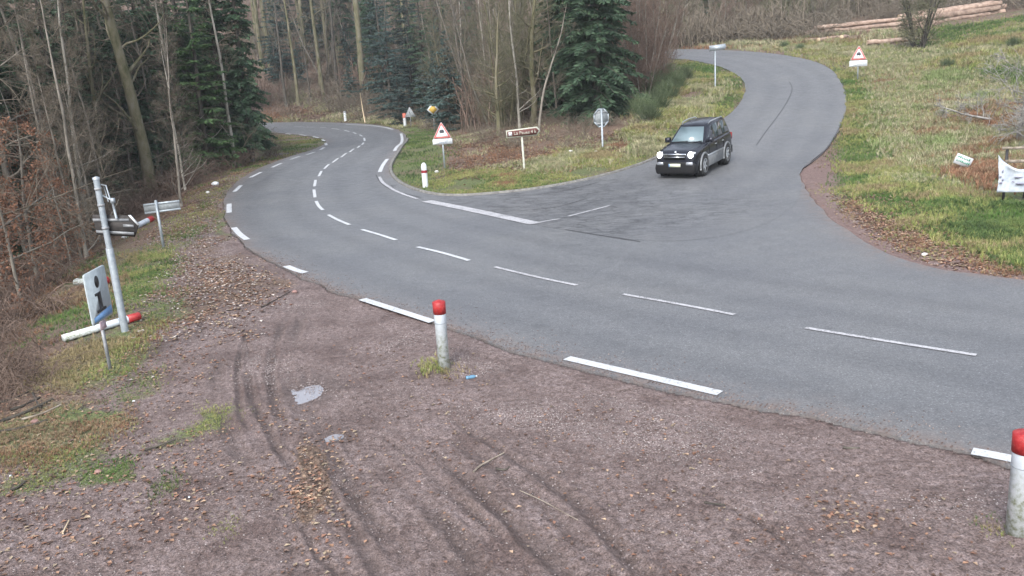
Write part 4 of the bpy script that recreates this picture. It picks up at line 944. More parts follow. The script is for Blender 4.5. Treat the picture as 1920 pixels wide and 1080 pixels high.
brush('undergrowth', [
    ([(860, 230), (1180, 220), (1190, 245), (1120, 275), (990, 290), (900, 270)], 85, .65, 5), ([(700, 190), (860, 200), (860, 250), (800, 235), (700, 215)], 60, 1.3, 6),
    ([(505, 150), (900, 150), (860, 210), (505, 215)], 120, 1.6, 7), ([(1190, 40), (1560, 20), (1560, 70), (1430, 82), (1200, 84)], 150, 1.9, 8), ([(1560, 0), (2000, -40), (2000, 10), (1560, 50)], 120, 1.9, 9),
    ([(400, 290), (505, 255), (505, 285), (430, 315)], 60, .8, 10)], M['twig'])
def upright(seed, n, H, sp):
    rs = np.random.RandomState(seed); mb = MB()
    for i in range(n):
        q = wander(np.array([rs.normal(0, sp), rs.normal(0, sp), -.1]), np.array([rs.normal(0, .15), rs.normal(0, .15), 1]), H*rs.uniform(.4, 1.2), 5, rs, .07, .03)
        mb.tube(q, np.linspace(.024, .008, 6)*rs.uniform(.6, 1.3), 3, False)
        for k in range(6):
            j = rs.randint(1, 5); a = rs.uniform(0, 6.28); mb.tube(wander(q[j], np.array([math.cos(a), math.sin(a), .8]), H*rs.uniform(.15, .35), 2, rs, .2, .1), [.010, .008, .005], 3, False)
    return mb
def saplings(name, specs, m):
    out = MB()
    for i, (u0, u1, y0, y1, n, h, seed) in enumerate(specs):
        rs = np.random.RandomState(seed); p = []
        while len(p) < n:
            u = rs.uniform(u0, u1); y = rs.uniform(y0, y1)+max(0, u-1450)*.035; x = (u-960)/1600*y
            p.append((x, y, float(H_(x, y))))
        p = np.array(p); p = p[~inpoly(p[:, 0], p[:, 1], road_poly)]
        V, A, B, C = merge(upright(seed, 16, 1.0, .35), p, rs.uniform(0, 6.28, len(p)), h*rs.uniform(.6, 1.3, len(p))).arr(); out.add(V, f4=B)
    tag(out.obj(name, m), kind='stuff')
saplings('sapling_thicket', [(1170, 2000, 86, 104, 420, 3.2, 1), (1170, 2000, 100, 135, 500, 4.5, 2)], M['twig'])
saplings('olive_thicket', [(1170, 2000, 87, 120, 330, 3.0, 3), (480, 920, 100, 140, 60, 3.0, 6)], M['twig_olive'])
saplings('grey_thicket', [(480, 920, 98, 150, 90, 3.0, 4), (940, 1200, 54, 90, 180, 3.0, 5)], M['twig_red'])
M['moss_brush'] = m_noise('green_brush', (.07, .11, .045), (.16, .20, .08), 6, .9, 0)
saplings('green_brush', [(1540, 1760, 88, 100, 60, 1.6, 7), (1850, 2050, 88, 100, 60, 2.0, 8), (1250, 1500, 88, 100, 25, 1.6, 9)], M['moss_brush'])
# far wood closing the view behind the individual trees
rsf = np.random.RandomState(8); fw = MB()
base_c = conifer(51, 14, 3.0, .1, .3, .9, 5, 16, 'needles', .3, .1, .28)
def mesh_arr(me):
    V = np.zeros(len(me.vertices)*3); me.vertices.foreach_get('co', V); V = V.reshape(-1, 3)
    lt = np.zeros(len(me.polygons), int); me.polygons.foreach_get('loop_total', lt); ls = np.zeros(len(me.polygons), int); me.polygons.foreach_get('loop_start', ls)
    li = np.zeros(len(me.loops), int); me.loops.foreach_get('vertex_index', li); k = lt == 4
    return V, li[ls[k][:, None]+np.arange(4)]
pc = []
for i in range(230):
    u = rsf.uniform(-300, 2200); y = rsf.uniform(165, 235); x = (u-960)/1600*y; pc.append((x, y, float(H_(x, y))-.3))
pc = np.array(pc); V, Q = mesh_arr(base_c['crown'][0].copy() if False else base_c['crown'][0]); mbx = MB(); mbx.add(V, f4=Q)
o = merge(mbx, pc, rsf.uniform(0, 6, len(pc)), rsf.uniform(.8, 1.3, len(pc))).obj('far_wood', M['needles']); tag(o, kind='stuff')
V, Q = mesh_arr(T['hazel2']['crown'][0]); V2, Q2 = mesh_arr(T['hazel2']['trunk'][0]); mbx = MB(); mbx.add(V[Q[::3]].reshape(-1, 3)*[1, 1, 1], f4=np.arange(len(Q[::3])*4).reshape(-1, 4)); mbx.add(V2, f4=Q2)
pc = []
for i in range(110):
    u = rsf.uniform(-300, 2200); y = rsf.uniform(140, 215); x = (u-960)/1600*y; pc.append((x, y, float(H_(x, y))-.3))
o = merge(mbx, np.array(pc), rsf.uniform(0, 6, len(pc)), rsf.uniform(.9, 1.3, len(pc))).obj('far_bare_wood', M['twig']); tag(o, kind='stuff')
# ---------------------------------------------------------------- posts and signs
def Rz(a): return Matrix.Rotation(a, 4, 'Z')
def text_mesh(body, size, m, loc, parent, name='lettering', ext=.001, align='CENTER', sx=1.0, yaw_back=False):
    c = bpy.data.curves.new('txt', 'FONT'); c.body = body; c.size = size; c.align_x = align; c.align_y = 'CENTER'; c.extrude = ext
    o = bpy.data.objects.new('txt', c); col.objects.link(o); dg = bpy.context.evaluated_depsgraph_get(); dg.update()
    me = bpy.data.meshes.new_from_object(o.evaluated_get(dg)); bpy.data.objects.remove(o)
    me.transform(Matrix.Translation(loc) @ Matrix.Diagonal((sx, 1, 1, 1)) @ Matrix.Rotation(math.pi/2, 4, 'X'))
    me.materials.clear(); me.materials.append(m)
    t = bpy.data.objects.new(name, me); col.objects.link(t); t.parent = parent; return t
def add(name, fn, m, parent, smooth_=False):
    mb = MB(); fn(mb); return mb.obj(name, m, parent, smooth_)
def bollard(loc, h, d, label, group='red capped white roadside posts', rot=(0, 0, 0), name='roadside_post'):
    e = empty(name, (loc[0], loc[1], loc[2]), rot, label, 'post', group); r = d/2; hc = h*.80
    add('shaft', lambda b: b.lathe([(0.001, -.1), (r*.96, -.1), (r*.96, hc*.83), (r*.985, hc*.835), (r*.985, hc+.01)], 28), M['post'], e, False)
    add('collar', lambda b: b.lathe([(r*.99, hc*.825), (r*1.005, hc*.827), (r*1.005, hc*.84), (r*.99, hc*.842)], 28), M['metal'], e)
    add('cap', lambda b: b.lathe([(r*1.0, hc), (r*1.06, hc), (r*1.08, h*.968), (r*.98, h*.975), (r*.15, h), (0.001, h)], 28), M['red'], e)
    return e
b1 = bollard(P(833, 688), 1.08, .185, 'upright white post with red cap standing in the mud beside the long edge line', None)
b2 = bollard(P(1907, 1000), 1.02, .205, 'nearest white post with red cap, cut by the right edge of the view', None)
def lying(pa, pb, h, d, label, lift=.09):
    a = P(*pa); b = P(*pb); dv = b-a; L = np.linalg.norm(dv[:2]); yaw = math.atan2(dv[1], dv[0]); pitch = math.atan2(dv[2], L)
    e = bollard(a+[0, 0, lift], h, d, label, 'knocked over white posts with red caps', (0, 0, 0)); e.name = 'fallen_post'
    e.rotation_euler = (0, math.pi/2-pitch, yaw); return e
lying((130, 640), (250, 604), 1.42, .15, 'longest fallen white post with red cap, lying behind the information sign')
lying((150, 545), (222, 541), 1.2, .17, 'fallen white post with red cap lying in the brush, partly behind the information sign', .22)
lying((236, 440), (297, 410), 1.6, .21, 'fallen white post with red cap tilted beside the arrow sign', .12)
def piece(name, loc, sc, m, label, cat, group=None, seed=0, yaw=0):
    rs = np.random.RandomState(seed); bm = bmesh.new(); bmesh.ops.create_icosphere(bm, subdivisions=2, radius=1)
    for v in bm.verts:
        n_ = 1+.35*(rs.uniform()-.5); v.co = Vector((v.co.x*sc[0]*n_, v.co.y*sc[1]*n_, v.co.z*sc[2]*n_))
    me = bpy.data.meshes.new(name); bm.to_mesh(me); bm.free(); me.materials.append(m)
    o = bpy.data.objects.new(name, me); col.objects.link(o); o.location = loc; o.rotation_euler = (0, 0, yaw); return tag(o, label, cat, group)
import bmesh
piece('post_fragment', P(148, 530)+[0, 0, .05], (.18, .06, .06), M['white'], 'broken white piece of a post lying in the brush left of the information sign', 'debris', None, 2, -.5)
piece('white_stone', P(404, 347)+[0, 0, .06], (.19, .14, .12), M['white'], 'white rock on the verge left of the bend', 'stone', None, 3)
piece('white_stone', P(234, 446)+[0, 0, .03], (.12, .07, .05), M['white'], 'small white stone below the arrow sign', 'stone', None, 4)
piece('stone', P(390, 362)+[0, 0, .03], (.10, .08, .06), M['stone'], 'small pale stone just below the white rock on the verge', 'stone', None, 5)
for i, (u, v, s, m, l) in enumerate([(185, 886, .045, 'brick', 'reddish flat stone beside the grass patch at lower left'), (65, 793, .06, 'brick', 'reddish stone below the broken wood at the far left'), (355, 933, .018, 'white', 'tiny white pebble alone on the mud at lower left'),
        (251, 753, .025, 'white', 'white fragment in the grey gravel at the left'), (632, 977, .02, 'white', 'small white pebble by the leafy tyre rut'), (20, 893, .02, 'white', 'tiny white scrap at the far left edge'),
        (553, 549, .07, 'brick', 'reddish stone beside the asphalt edge'), (1733, 480, .08, 'stone', 'pale stone on the red gravel shoulder'), (819, 324, .12, 'stone', 'pale stone at the foot of the skidding car warning sign'),
        (1070, 286, .13, 'stone', 'left of two pale stones near the eight sided sign'), (1117, 287, .13, 'stone', 'right of two pale stones at the foot of the eight sided sign'), (190, 697, .05, 'brick', 'reddish stone at the foot of the information sign')]):
    piece('stone', P(u, v)+[0, 0, s*.4], (s, s*.75, s*.5), M[m], l, 'stone', None, 20+i, i)
bt = empty('crushed_bottle', P(880, 710)+[0, 0, .02], (0, math.pi/2, .3), 'crushed blue plastic bottle lying right of the upright red capped post', 'litter')
M['bottle'] = mat('bottle', (.10, .22, .33), .15, 0, .8)
add('bottle_body', lambda b: b.lathe([(.001, -.05), (.028, -.05), (.030, -.02), (.022, .0), (.031, .03), (.028, .07), (.012, .10)], 12), M['bottle'], bt)
add('bottle_cap', lambda b: b.lathe([(.013, .10), (.014, .12), (.001, .12)], 10), M['white'], bt)
# sticks and planks lying on the mud
def stick(pix, r, m, label, name='stick', group=None):
    p = np.array([P(u, v)+[0, 0, r*.8+.01] for u, v in pix]); o = MB()
    o.tube(smooth(p, 2), np.linspace(r, r*.6, len(smooth(p, 2))), 6); return tag(o.obj(name, M[m]), label, 'stick', group)
stick([(888, 888), (900, 876), (915, 868), (945, 852)], .013, 'wood', 'pale brown stick on the mud right of the tyre ruts')
stick([(930, 882), (948, 885), (956, 878)], .014, 'bark_dark', 'short dark curled stick below the pale brown stick')
stick([(272, 847), (300, 838), (330, 827)], .016, 'bark_dark', 'straight dark stick left of the tyre ruts'); stick([(1320, 945), (1340, 948), (1360, 950)], .012, 'bark_dark', 'short dark stick in the brown mud, lower right')
stick([(118, 1003), (124, 990), (130, 978)], .010, 'log_end', 'small yellowish stick at the lower left'); stick([(975, 922), (1020, 942), (1060, 965), (1085, 978)], .006, 'wood', 'long thin pale twig at the lower centre')
stick([(1580, 842), (1600, 844), (1612, 843)], .015, 'bark_dark', 'small dark piece of wood near the road edge at right'); stick([(490, 578), (520, 562), (545, 548)], .012, 'bark_dark', 'thin dark twig pointing at the reddish stone by the asphalt')
for i, (a, b, r, l) in enumerate([((0, 795), (100, 752), .03, 'longest dark bough of the broken wood at the far left'), ((20, 772), (75, 748), .025, 'short dark bough above the longest one in the broken wood'), ((40, 790), (115, 762), .02, 'brown bough below the longest one in the broken wood'),
        ((-10, 760), (60, 735), .02, 'uppermost bough of the broken wood'), ((0, 812), (90, 790), .02, 'lowest bough of the broken wood'), ((20, 922), (50, 905), .018, 'dark bough at the left edge below the grass patch'), ((62, 740), (78, 768), .02, 'stub crossing the broken wood')]):
    stick([a, ((a[0]+b[0])/2, (a[1]+b[1])/2+4), b], r, 'bark_dark' if i != 2 else 'wood', l, 'broken_bough')
# tall mast with the back of an arrow panel
p0 = P(235, 622); e = empty('direction_sign', p0, (0, R(-.5), 0), 'back of a dark arrow panel clamped to the tall grey post on the left bank', 'sign')
add('post', lambda b: (b.lathe([(.068, -.2), (.068, 1.62), (.063, 1.64), (.001, 1.64)], 24), b.lathe([(.055, 1.6), (.055, 2.94)], 24)), M['metal'], e, True)
add('post_cap', lambda b: b.lathe([(.060, 2.91), (.064, 2.96), (.001, 2.98)], 20), M['metal'], e)
def clampf(b):
    for z in (2.75, 2.45, 2.02, 1.62): b.lathe([(.056, z-.02), (.066, z-.02), (.066, z+.02), (.056, z+.02)], 20)
add('clamp', clampf, M['metal_dull'], e)
pan = [(-.24, .07), (.42, .01), (.58, -.19), (.47, -.40), (-.22, -.31)]
pn = add('arrow_panel', lambda b: b.prism([(x, z+2.20) for x, z in pan], .085, .105), M['panel_back'], e)
for q_ in ([(-.24, 2.20), (.42, 2.15), (.42, 2.10), (-.24, 2.15)], [(-.22, 1.98), (.47, 1.89), (.47, 1.84), (-.22, 1.93)], [(.30, 2.055), (.49, 2.03), (.49, 1.98), (.30, 2.005)]):
    add('rail', lambda b: b.prism(q_, .07, .0845), M['metal_dull'], pn)
add('edge_strip', lambda b: b.prism([(.42, 2.215), (.46, 2.215), (.60, 2.015), (.56, 2.015)], .08, .11), M['white'], pn)
def braf(b):
    b.tube([(.06, .02, 2.82), (.14, .03, 2.80), (.17, .03, 2.55)], .012, 6); b.tube([(.05, .02, 2.62), (.20, .03, 2.52)], .014, 6)
    b.tube([(.20, .03, 2.54), (.22, .03, 2.18)], .022, 8); b.tube([(.10, .03, 2.78), (.13, .03, 2.50)], .008, 6)
add('bracket', braf, M['metal'], e); add('bracket_box', lambda b: b.box((.18, .0, 2.47), (.25, .06, 2.56)), M['metal'], e)
# information sign
p0 = P(209, 692); e = empty('information_sign', p0, (0, R(-1.0), R(90)), 'weathered pale sign with a black letter i on a thin leaning rusty post', 'sign')
add('post', lambda b: b.box((-.025, .0, -.2), (.025, .04, .98)), M['metal_dull'], e)
pl = add('panel', lambda b: b.prism(rounded([(-.36, .86), (.36, .86), (.36, 1.70), (-.36, 1.70)], .05), -.035, -.01), M['white'], e)
pb = add('blue_field', lambda b: b.prism([(-.30, .89), (.33, .89), (.33, 1.02), (-.30, .97)], -.038, -.0355), M['blue'], pl)
M['ivory'] = m_noise('pale_face', (.34, .39, .41), (.45, .51, .53), 8, .5, 0)
pl.data.materials.clear(); pl.data.materials.append(M['ivory'])
def ifun(b):
    b.prism([(.13*math.cos(a)*.55, 1.50+.10*math.sin(a)) for a in np.linspace(0, 6.28, 17)[:-1]], -.040, -.0355)
    b.prism([(-.14, 1.33), (-.14, 1.29), (-.06, 1.28), (-.06, 1.06), (-.16, 1.05), (-.16, 1.01), (.16, 1.01), (.16, 1.05), (.06, 1.06), (.06, 1.33)], -.040, -.0355)
add('letter', ifun, M['black'], pl)
add('small_label', lambda b: b.box((-.10, -.012, .70), (.10, -.002, .84)), m_noise('pink_label', (.42, .30, .34), (.52, .42, .45), 10, .6, 0), e)
# small sign seen from behind, with rails
p0 = P(307, 464); e = empty('small_sign', p0, (0, R(-.4), R(-6)), 'low sign seen from behind, grey panel with two pale rails on the left verge', 'sign')
add('post', lambda b: b.box((-.03, -.03, -.2), (.03, .03, 1.40)), M['metal'], e)
pn = add('panel', lambda b: b.prism([(-.42, 1.02), (.68, 1.10), (.68, 1.36), (-.42, 1.30)], .035, .06), M['panel_grey'], e)
for q_ in ([(-.42, 1.235), (.70, 1.30), (.70, 1.37), (-.42, 1.305)], [(-.42, 1.005), (.70, 1.085), (.70, 1.14), (-.42, 1.06)]): add('rail', lambda b: b.prism(q_, .0305, .0345), M['metal'], pn)

def tri(w, cz, h=None): h = h or w*.87; return [(-w/2, cz-h/2), (w/2, cz-h/2), (0, cz+h/2)]
def warning(pix, W, topz, panel_h, label, name='warning_sign', ph=None, faded=False, yaw=0, text=None, postm='metal', curve=False):
    p0 = P(*pix); e = empty(name, p0, (0, 0, yaw), label, 'sign'); th = W*.9; cz = topz-th/2
    add('post', lambda b: b.box((-.035, .0, -.2), (.035, .035, topz-th*.35)), M[postm], e)
    pl = add('triangle_panel', lambda b: b.prism(rounded(tri(W, cz, th), W*.05), -.03, -.004), M['white'] if not faded else M['panel_grey'], e)
    add('red_border', lambda b: b.prism(rounded(tri(W*.95, cz, th*.95), W*.05), -.033, -.0305), M['red_border'] if not faded else M['metal_dull'], pl)
    add('white_field', lambda b: b.prism(rounded(tri(W*.68, cz-th*.035, th*.68), W*.04), -.036, -.0335), M['white'] if not faded else M['panel_grey'], pl)
    s = W; zc = cz-th*.13
    def car(b):
        b.prism([(-.13*s, zc+.01*s), (-.12*s, zc+.09*s), (-.07*s, zc+.16*s), (.07*s, zc+.16*s), (.12*s, zc+.09*s), (.13*s, zc+.01*s), (.09*s, zc-.03*s), (-.09*s, zc-.03*s)], -.039, -.0365)
    def tracks(b):
        for sx in (-1, 1):
            for k in range(3):
                x = sx*.07*s+(.02*s if k % 2 else -.02*s); b.prism([(x-.015*s, zc-.05*s-k*.035*s), (x+.02*s, zc-.05*s-k*.035*s), (x-.01*s+.02*s, zc-.08*s-k*.035*s), (x-.03*s, zc-.08*s-k*.035*s)], -.039, -.0365)
    def bend(b):
        b.prism([(-.03*s, zc-.12*s), (.03*s, zc-.12*s), (.03*s, zc), (-.03*s, zc+.14*s), (-.09*s, zc+.14*s), (-.03*s, zc)], -.039, -.0365)
    if curve: add('bend_symbol', bend, M['ink'], pl)
    else: add('car_symbol', car, M['ink'], pl); add('track_symbol', tracks, M['ink'], pl)
    if panel_h:
        z1 = topz-th-.01; z0 = z1-panel_h; w2 = W*.53
        q = add('lower_panel', lambda b: b.prism(rounded([(-w2, z0), (w2, z0), (w2, z1), (-w2, z1)], .03), -.03, -.004), M['white'], e)
        if text:
            for i, tx in enumerate(text): text_mesh(tx, panel_h*.42, M['blue'] if False else mat('lettering', (.16, .20, .28), .6), (0, -.032, z1-panel_h*(.28+.44*i)), q)
    return e
warning((834, 317), .84, 2.13, .24, 'warning triangle with a skidding car and a white text panel, on the kerbed island', text=('RISQUE DE', 'VERGLAS'), yaw=R(2))
warning((1608, 150), 1.0, 2.1, .36, 'distant warning triangle above a white panel, on the right bank below the logs', yaw=R(-10), text=('VERGLAS',))
warning((771, 238), 1.0, 1.75, 0, 'dull grey triangular warning sign beyond the bend, behind a red topped post', faded=True, curve=True, yaw=R(5), postm='metal_dull')
# priority diamond
p0 = P(815, 246); e = empty('priority_sign', p0, (0, 0, 0), 'white and yellow diamond sign on a thin post at the edge of the thicket', 'sign')
s_ = mpp(p0); zc = s_*40
add('post', lambda b: b.box((-.03, 0, -.2), (.03, .03, zc-.1)), M['metal_dull'], e)
dm = lambda r: [(0, zc-r), (r, zc), (0, zc+r), (-r, zc)]
pl = add('diamond_panel', lambda b: b.prism(dm(s_*11.5), -.025, -.002), M['white'], e)
add('yellow_field', lambda b: b.prism(dm(s_*8.2), -.029, -.0255), M['yellow'], pl)
# eight sided sign seen from behind
p0 = P(1130, 278); e = empty('stop_sign', p0, (0, 0, R(18)), 'back of an eight sided grey sign on a pale post by the thicket', 'sign')
s_ = mpp(p0); zc = s_*56
add('post', lambda b: b.lathe([(.045, -.2), (.045, zc+s_*16), (.001, zc+s_*16)], 12), M['metal'], e, True)
oc8 = lambda r: [(r*math.cos(math.pi/8+i*math.pi/4), zc+r*1.12*math.sin(math.pi/8+i*math.pi/4)) for i in range(8)]
pl = add('octagon_panel', lambda b: b.prism(oc8(s_*16.5), .055, .075), M['panel_grey'], e)
def rimf(b):
    a = oc8(s_*16.5); c = oc8(s_*14.3)
    for i in range(8):
        j = (i+1) % 8
        b.prism([a[i], a[j], c[j], c[i]], .03, .0545)
add('rim', rimf, M['metal'], pl); 
for q_ in (-.25, .25): add('rail', lambda b: b.box((-s_*12.5, .046, zc+q_-.03), (s_*12.5, .0545, zc+q_+.03)), M['metal_dull'], pl)
# brown tourist direction sign
p0 = P(983, 317); e = empty('tourist_sign', p0, (0, R(-1), R(4)), 'brown arrow sign with a cream border and pictogram, pointing right on a cream post', 'sign')
s_ = mpp(p0); zc = s_*68
add('post', lambda b: b.lathe([(.045, -.2), (.045, zc-.08), (.001, zc-.08)], 12), M['cream'], e, True)
ow = [(-s_*29, zc-s_*8), (s_*28, zc-s_*7.5), (s_*35, zc+s_*1), (s_*29, zc+s_*8.5), (-s_*29, zc+s_*6)]
iw = [(-s_*27, zc-s_*6), (s_*27, zc-s_*5.8), (s_*32, zc+s_*1), (s_*27.5, zc+s_*6.2), (-s_*27, zc+s_*4)]
pl = add('arrow_panel', lambda b: b.prism(ow, -.065, -.046), M['cream'], e)
add('brown_field', lambda b: b.prism(iw, -.069, -.0655), M['brown'], pl)
add('pictogram', lambda b: b.box((-s_*24.5, -.073, zc-s_*4.6), (-s_*18, -.0695, zc+s_*2.6)), M['white'], pl)
text_mesh('La Pause', s_*8.6, M['cream'], (-s_*0, -.072, zc-s_*.6), pl); text_mesh('4 k', s_*8.4, M['cream'], (s_*22, -.072, zc), pl)
# side road far sign
p0 = P(1341, 164); e = empty('direction_sign', p0, (0, 0, R(-5)), 'white direction panel on a pale post on the grass inside the upper bend', 'sign')
s_ = mpp(p0)
add('post', lambda b: b.lathe([(.05, -.2), (.05, s_*74), (.001, s_*74)], 12), M['metal'], e, True)
add('panel', lambda b: b.prism([(-s_*11, s_*66), (s_*18, s_*68), (s_*20, s_*73), (s_*18, s_*78), (-s_*11, s_*76)], -.08, -.055), M['metal'], e)
# far posts beyond the bend and on the island
p0 = P(798, 351); s_ = mpp(p0); e = empty('roadside_post', p0, (0, 0, 0), 'white round topped post with a dark red band on the tip of the kerbed island', 'post')
add('shaft', lambda b: b.lathe([(s_*5.4, -.1), (s_*5.4, s_*27)], 20), M['white'], e, True)
add('band', lambda b: b.lathe([(s_*5.6, s_*27), (s_*5.6, s_*32)], 20), mat('dark_red', (.22, .01, .02), .5), e, True)
add('cap', lambda b: b.lathe([(s_*5.4, s_*32), (s_*5.4, s_*39), (s_*4.3, s_*43), (s_*2.2, s_*45.5), (.001, s_*46)], 20), M['white'], e, True)
p0 = P(760, 238); s_ = mpp(p0); e = empty('roadside_post', p0, (0, 0, 0), 'distant white post with a faded red top right of the left bend', 'post')
add('shaft', lambda b: b.lathe([(s_*3, -.1), (s_*3, s_*17)], 16), M['white'], e, True); add('cap', lambda b: b.lathe([(s_*3.4, s_*17), (s_*3.4, s_*25), (.001, s_*25.5)], 16), M['red_faded'], e)
p0 = P(648, 227); s_ = mpp(p0); e = empty('roadside_post', p0, (0, 0, 0), 'farthest white post on the outside of the left bend', 'post')
add('shaft', lambda b: b.lathe([(s_*2.6, -.1), (s_*2.4, s_*17), (.001, s_*18)], 16), M['white'], e, True); add('cap', lambda b: b.lathe([(s_*2.65, s_*15), (s_*2.55, s_*18), (.001, s_*18.4)], 12), M['metal_dull'], e)
p0 = P(685, 231); s_ = mpp(p0); o = MB(); o.tube([(0, 0, -.2), (-s_*2.5, 0, s_*28), (-s_*4, 0, s_*56)], [.06, .05, .035], 6); o = o.obj('snow_stake', M['log_end']); o.location = p0; tag(o, 'tall thin leaning wooden stake on the outside of the left bend', 'stake')
# small tilted sign on the right bank
p0 = P(1797, 322); s_ = mpp(p0); e = empty('small_sign', p0, (0, R(24), R(-12)), 'small white board with green writing tilted on the right bank', 'sign')
pl = add('board', lambda b: b.box((-s_*17, -.02, s_*12), (s_*13, 0, s_*31)), M['white'], e); add('post', lambda b: b.box((-.02, 0.001, -.4), (.02, .03, s_*22)), M['wood'], e)
rs_ = np.random.RandomState(4)
def scr(b):
    for k in range(2):
        x = -s_*14
        while x < s_*9:
            w_ = s_*rs_.uniform(1.2, 2.6); b.box((x, -.0235, s_*(24-7*k)), (x+w_, -.0205, s_*(24-7*k)+s_*rs_.uniform(2.5, 4.5))); x += w_+s_*1.1
add('writing', scr, M['green_ink'], pl)
# banner on its wooden frame
pA = P(1881, 378); pB = P(1911, 384); s_ = mpp(pA); yaw = R(-20)
e = empty('banner_stand', pA, (0, 0, yaw), 'dark wooden frame of two posts and two rails on the right bank', 'frame')
dx = s_*34
for x in (0, dx): add('post', lambda b: b.box((x-.03, 0, -.3), (x+.03, .06, s_*102)), M['black'], e)
add('rail', lambda b: b.box((-s_*9, -.012, s_*97), (dx*2.2, -.0005, s_*102)), M['wood'], e); add('rail', lambda b: b.box((-s_*2, -.012, s_*72), (dx*2.2, -.0005, s_*78)), M['wood'], e)
for x in (dx*2,): add('post', lambda b: b.box((x-.03, 0, -.3), (x+.03, .06, s_*102)), M['black'], e)
M['banner'] = m_noise('banner_cloth', (.30, .34, .40), (.58, .63, .68), 3.2, .5, .3)
def banner(b):
    nx, nz = 40, 16; V = []
    for i in range(nx+1):
        x = i/nx; X = -s_*13+x*s_*90; top = s_*(84-26*math.sin(min(1, x/.9)*math.pi)**.8)+s_*4*(1-x)
        for j in range(nz+1):
            z = j/nz; V.append((X+s_*1.5*math.sin(z*5), -.05-.05*math.sin(x*16+z*3)*z-.04*math.exp(-((z-.93)/.06)**2), s_*18*(1-z)+top*z))
    i = np.arange(nx)[:, None]*(nz+1); j = np.arange(nz)[None, :]
    b.add(V, f4=np.stack([i+j, i+nz+1+j, i+nz+2+j, i+j+1], -1).reshape(-1, 4))
o = MB(); banner(o); o = o.obj('banner', M['banner'], None, True); o.location = pA; o.rotation_euler = (0, 0, yaw); sd = o.modifiers.new('s', 'SOLIDIFY'); sd.thickness = .006
tag(o, 'sagging white cloth banner with dark smudged print hung on the wooden frame', 'banner')
def smud(b):
    rs2 = np.random.RandomState(3)
    for (cx, cz, w_, h_) in [(-6, 58, 3, 5), (-9, 48, 4, 3), (-5, 42, 3, 4), (-8, 36, 5, 3), (14, 60, 6, 4), (20, 46, 14, 2.2), (24, 34, 16, 3), (12, 38, 5, 2)]:
        n = 9; b.prism([(s_*(cx+w_*.7*math.cos(k*2*math.pi/n)*rs2.uniform(.5, 1.1)), s_*(cz+h_*.8*math.sin(k*2*math.pi/n)*rs2.uniform(.5, 1.1))) for k in range(n)], -.112, -.106)
sm = MB(); smud(sm); sm = sm.obj('print', mat('print_ink', (.2, .2, .27), .7), o)
tf = stick([(1842, 288), (1868, 292)], .02, 'metal_dull', 'grey stick poking out left of the banner corner'); tf.location.z += .0

# ---------------------------------------------------------------- logs
def log_mesh(seed, L, r):
    rs = np.random.RandomState(seed); b = MB(); n = 14
    p = np.column_stack([np.linspace(-L/2, L/2, 9), rs.normal(0, .03, 9), rs.normal(0, .02, 9)]); b.tube(p, r*np.linspace(1.05, .8, 9), n, False)
    return b.mesh('bark', M['bark_log'], True), [(p[0], r*1.05), (p[-1], r*.8)]
def end_mesh(ends):
    b = MB(); me = []
    for k, (c, r) in enumerate(ends):
        x = c[0]+(-.01 if k == 0 else .01); b.add([c+[(-.01 if k == 0 else .01), 0, 0]]+[(x, c[1]+r*1.0*math.cos(a), c[2]+r*1.0*math.sin(a)) for a in np.linspace(0, 6.283, 15)[:-1]], f3=[(0, i+1, (i+1) % 14+1) for i in range(14)])
    return b.mesh('cut_end', M['log_end'])
LM = []
for i, (L, r) in enumerate([(9, .24), (8, .19), (10, .28), (7, .16)]):
    me, en = log_mesh(i, L, r); LM.append((me, end_mesh(en), r))
A1, A2, A3 = P(1540, 72), P(1700, 50), P(1860, 24)
def put_log(k, c, yaw, tiltz, label, group, sc=1):
    e = empty('log', c, (0, -tiltz, yaw), label, 'log', group); e.scale = (sc, 1, 1)
    for nm, me in (('bark', LM[k % 4][0]), ('cut_end', LM[k % 4][1])):
        o = bpy.data.objects.new(nm, me); col.objects.link(o); o.parent = e
    return e
def pile(a, b, rows, label, group, seed, drop=0):
    rs = np.random.RandomState(seed); d = b-a; L = np.linalg.norm(d[:2]); yaw = math.atan2(d[1], d[0]); tilt = math.atan2(d[2], L); nrm = np.array([-math.sin(yaw), math.cos(yaw), 0]); c0 = (a+b)/2
    k = 0
    for r_, cnt in enumerate(rows):
        for j in range(cnt):
            c = c0+nrm*(j*.47+r_*.24)+np.array([math.cos(yaw), math.sin(yaw), 0])*rs.uniform(-.8, .8)
            z = float(H_(c[0], c[1])) if r_ == 0 and False else c0[2]+drop
            c[2] = z+.2+r_*.40; put_log(rs.randint(0, 3), c, yaw+rs.normal(0, .02), tilt+rs.normal(0, .008), label, group, L/9.0*rs.uniform(.95, 1.1)); k += 1
pile(P(1530, 72), P(1722, 52), [6, 5, 4], 'peeled pinkish log in the near stack of the pile above the side road', 'logs in the near stack of the log pile', 1, -.1)
pile(P(1712, 50), P(1868, 26), [5, 4, 2], 'long log in the far stack of the pile, right of the bare bush', 'logs in the far stack of the log pile', 2, -.1)
c = P(1680, 80); put_log(1, c+[0, 0, .2], math.atan2(*(P(1720, 72)-P(1640, 84))[[1, 0]]), .03, 'single pale log lying in front of the stacks, left of the bare bush', None, .55)
for i, (u, v, a) in enumerate([(1516, 72, .3), (1530, 78, -.2), (1548, 77, .6), (1570, 74, .1), (1585, 72, .9)]):
    c = P(u, v); put_log(3, c+[0, 0, .15], a, .0, 'short log end spilled at the lower left tip of the log pile', 'short logs spilled at the tip of the pile', .25)

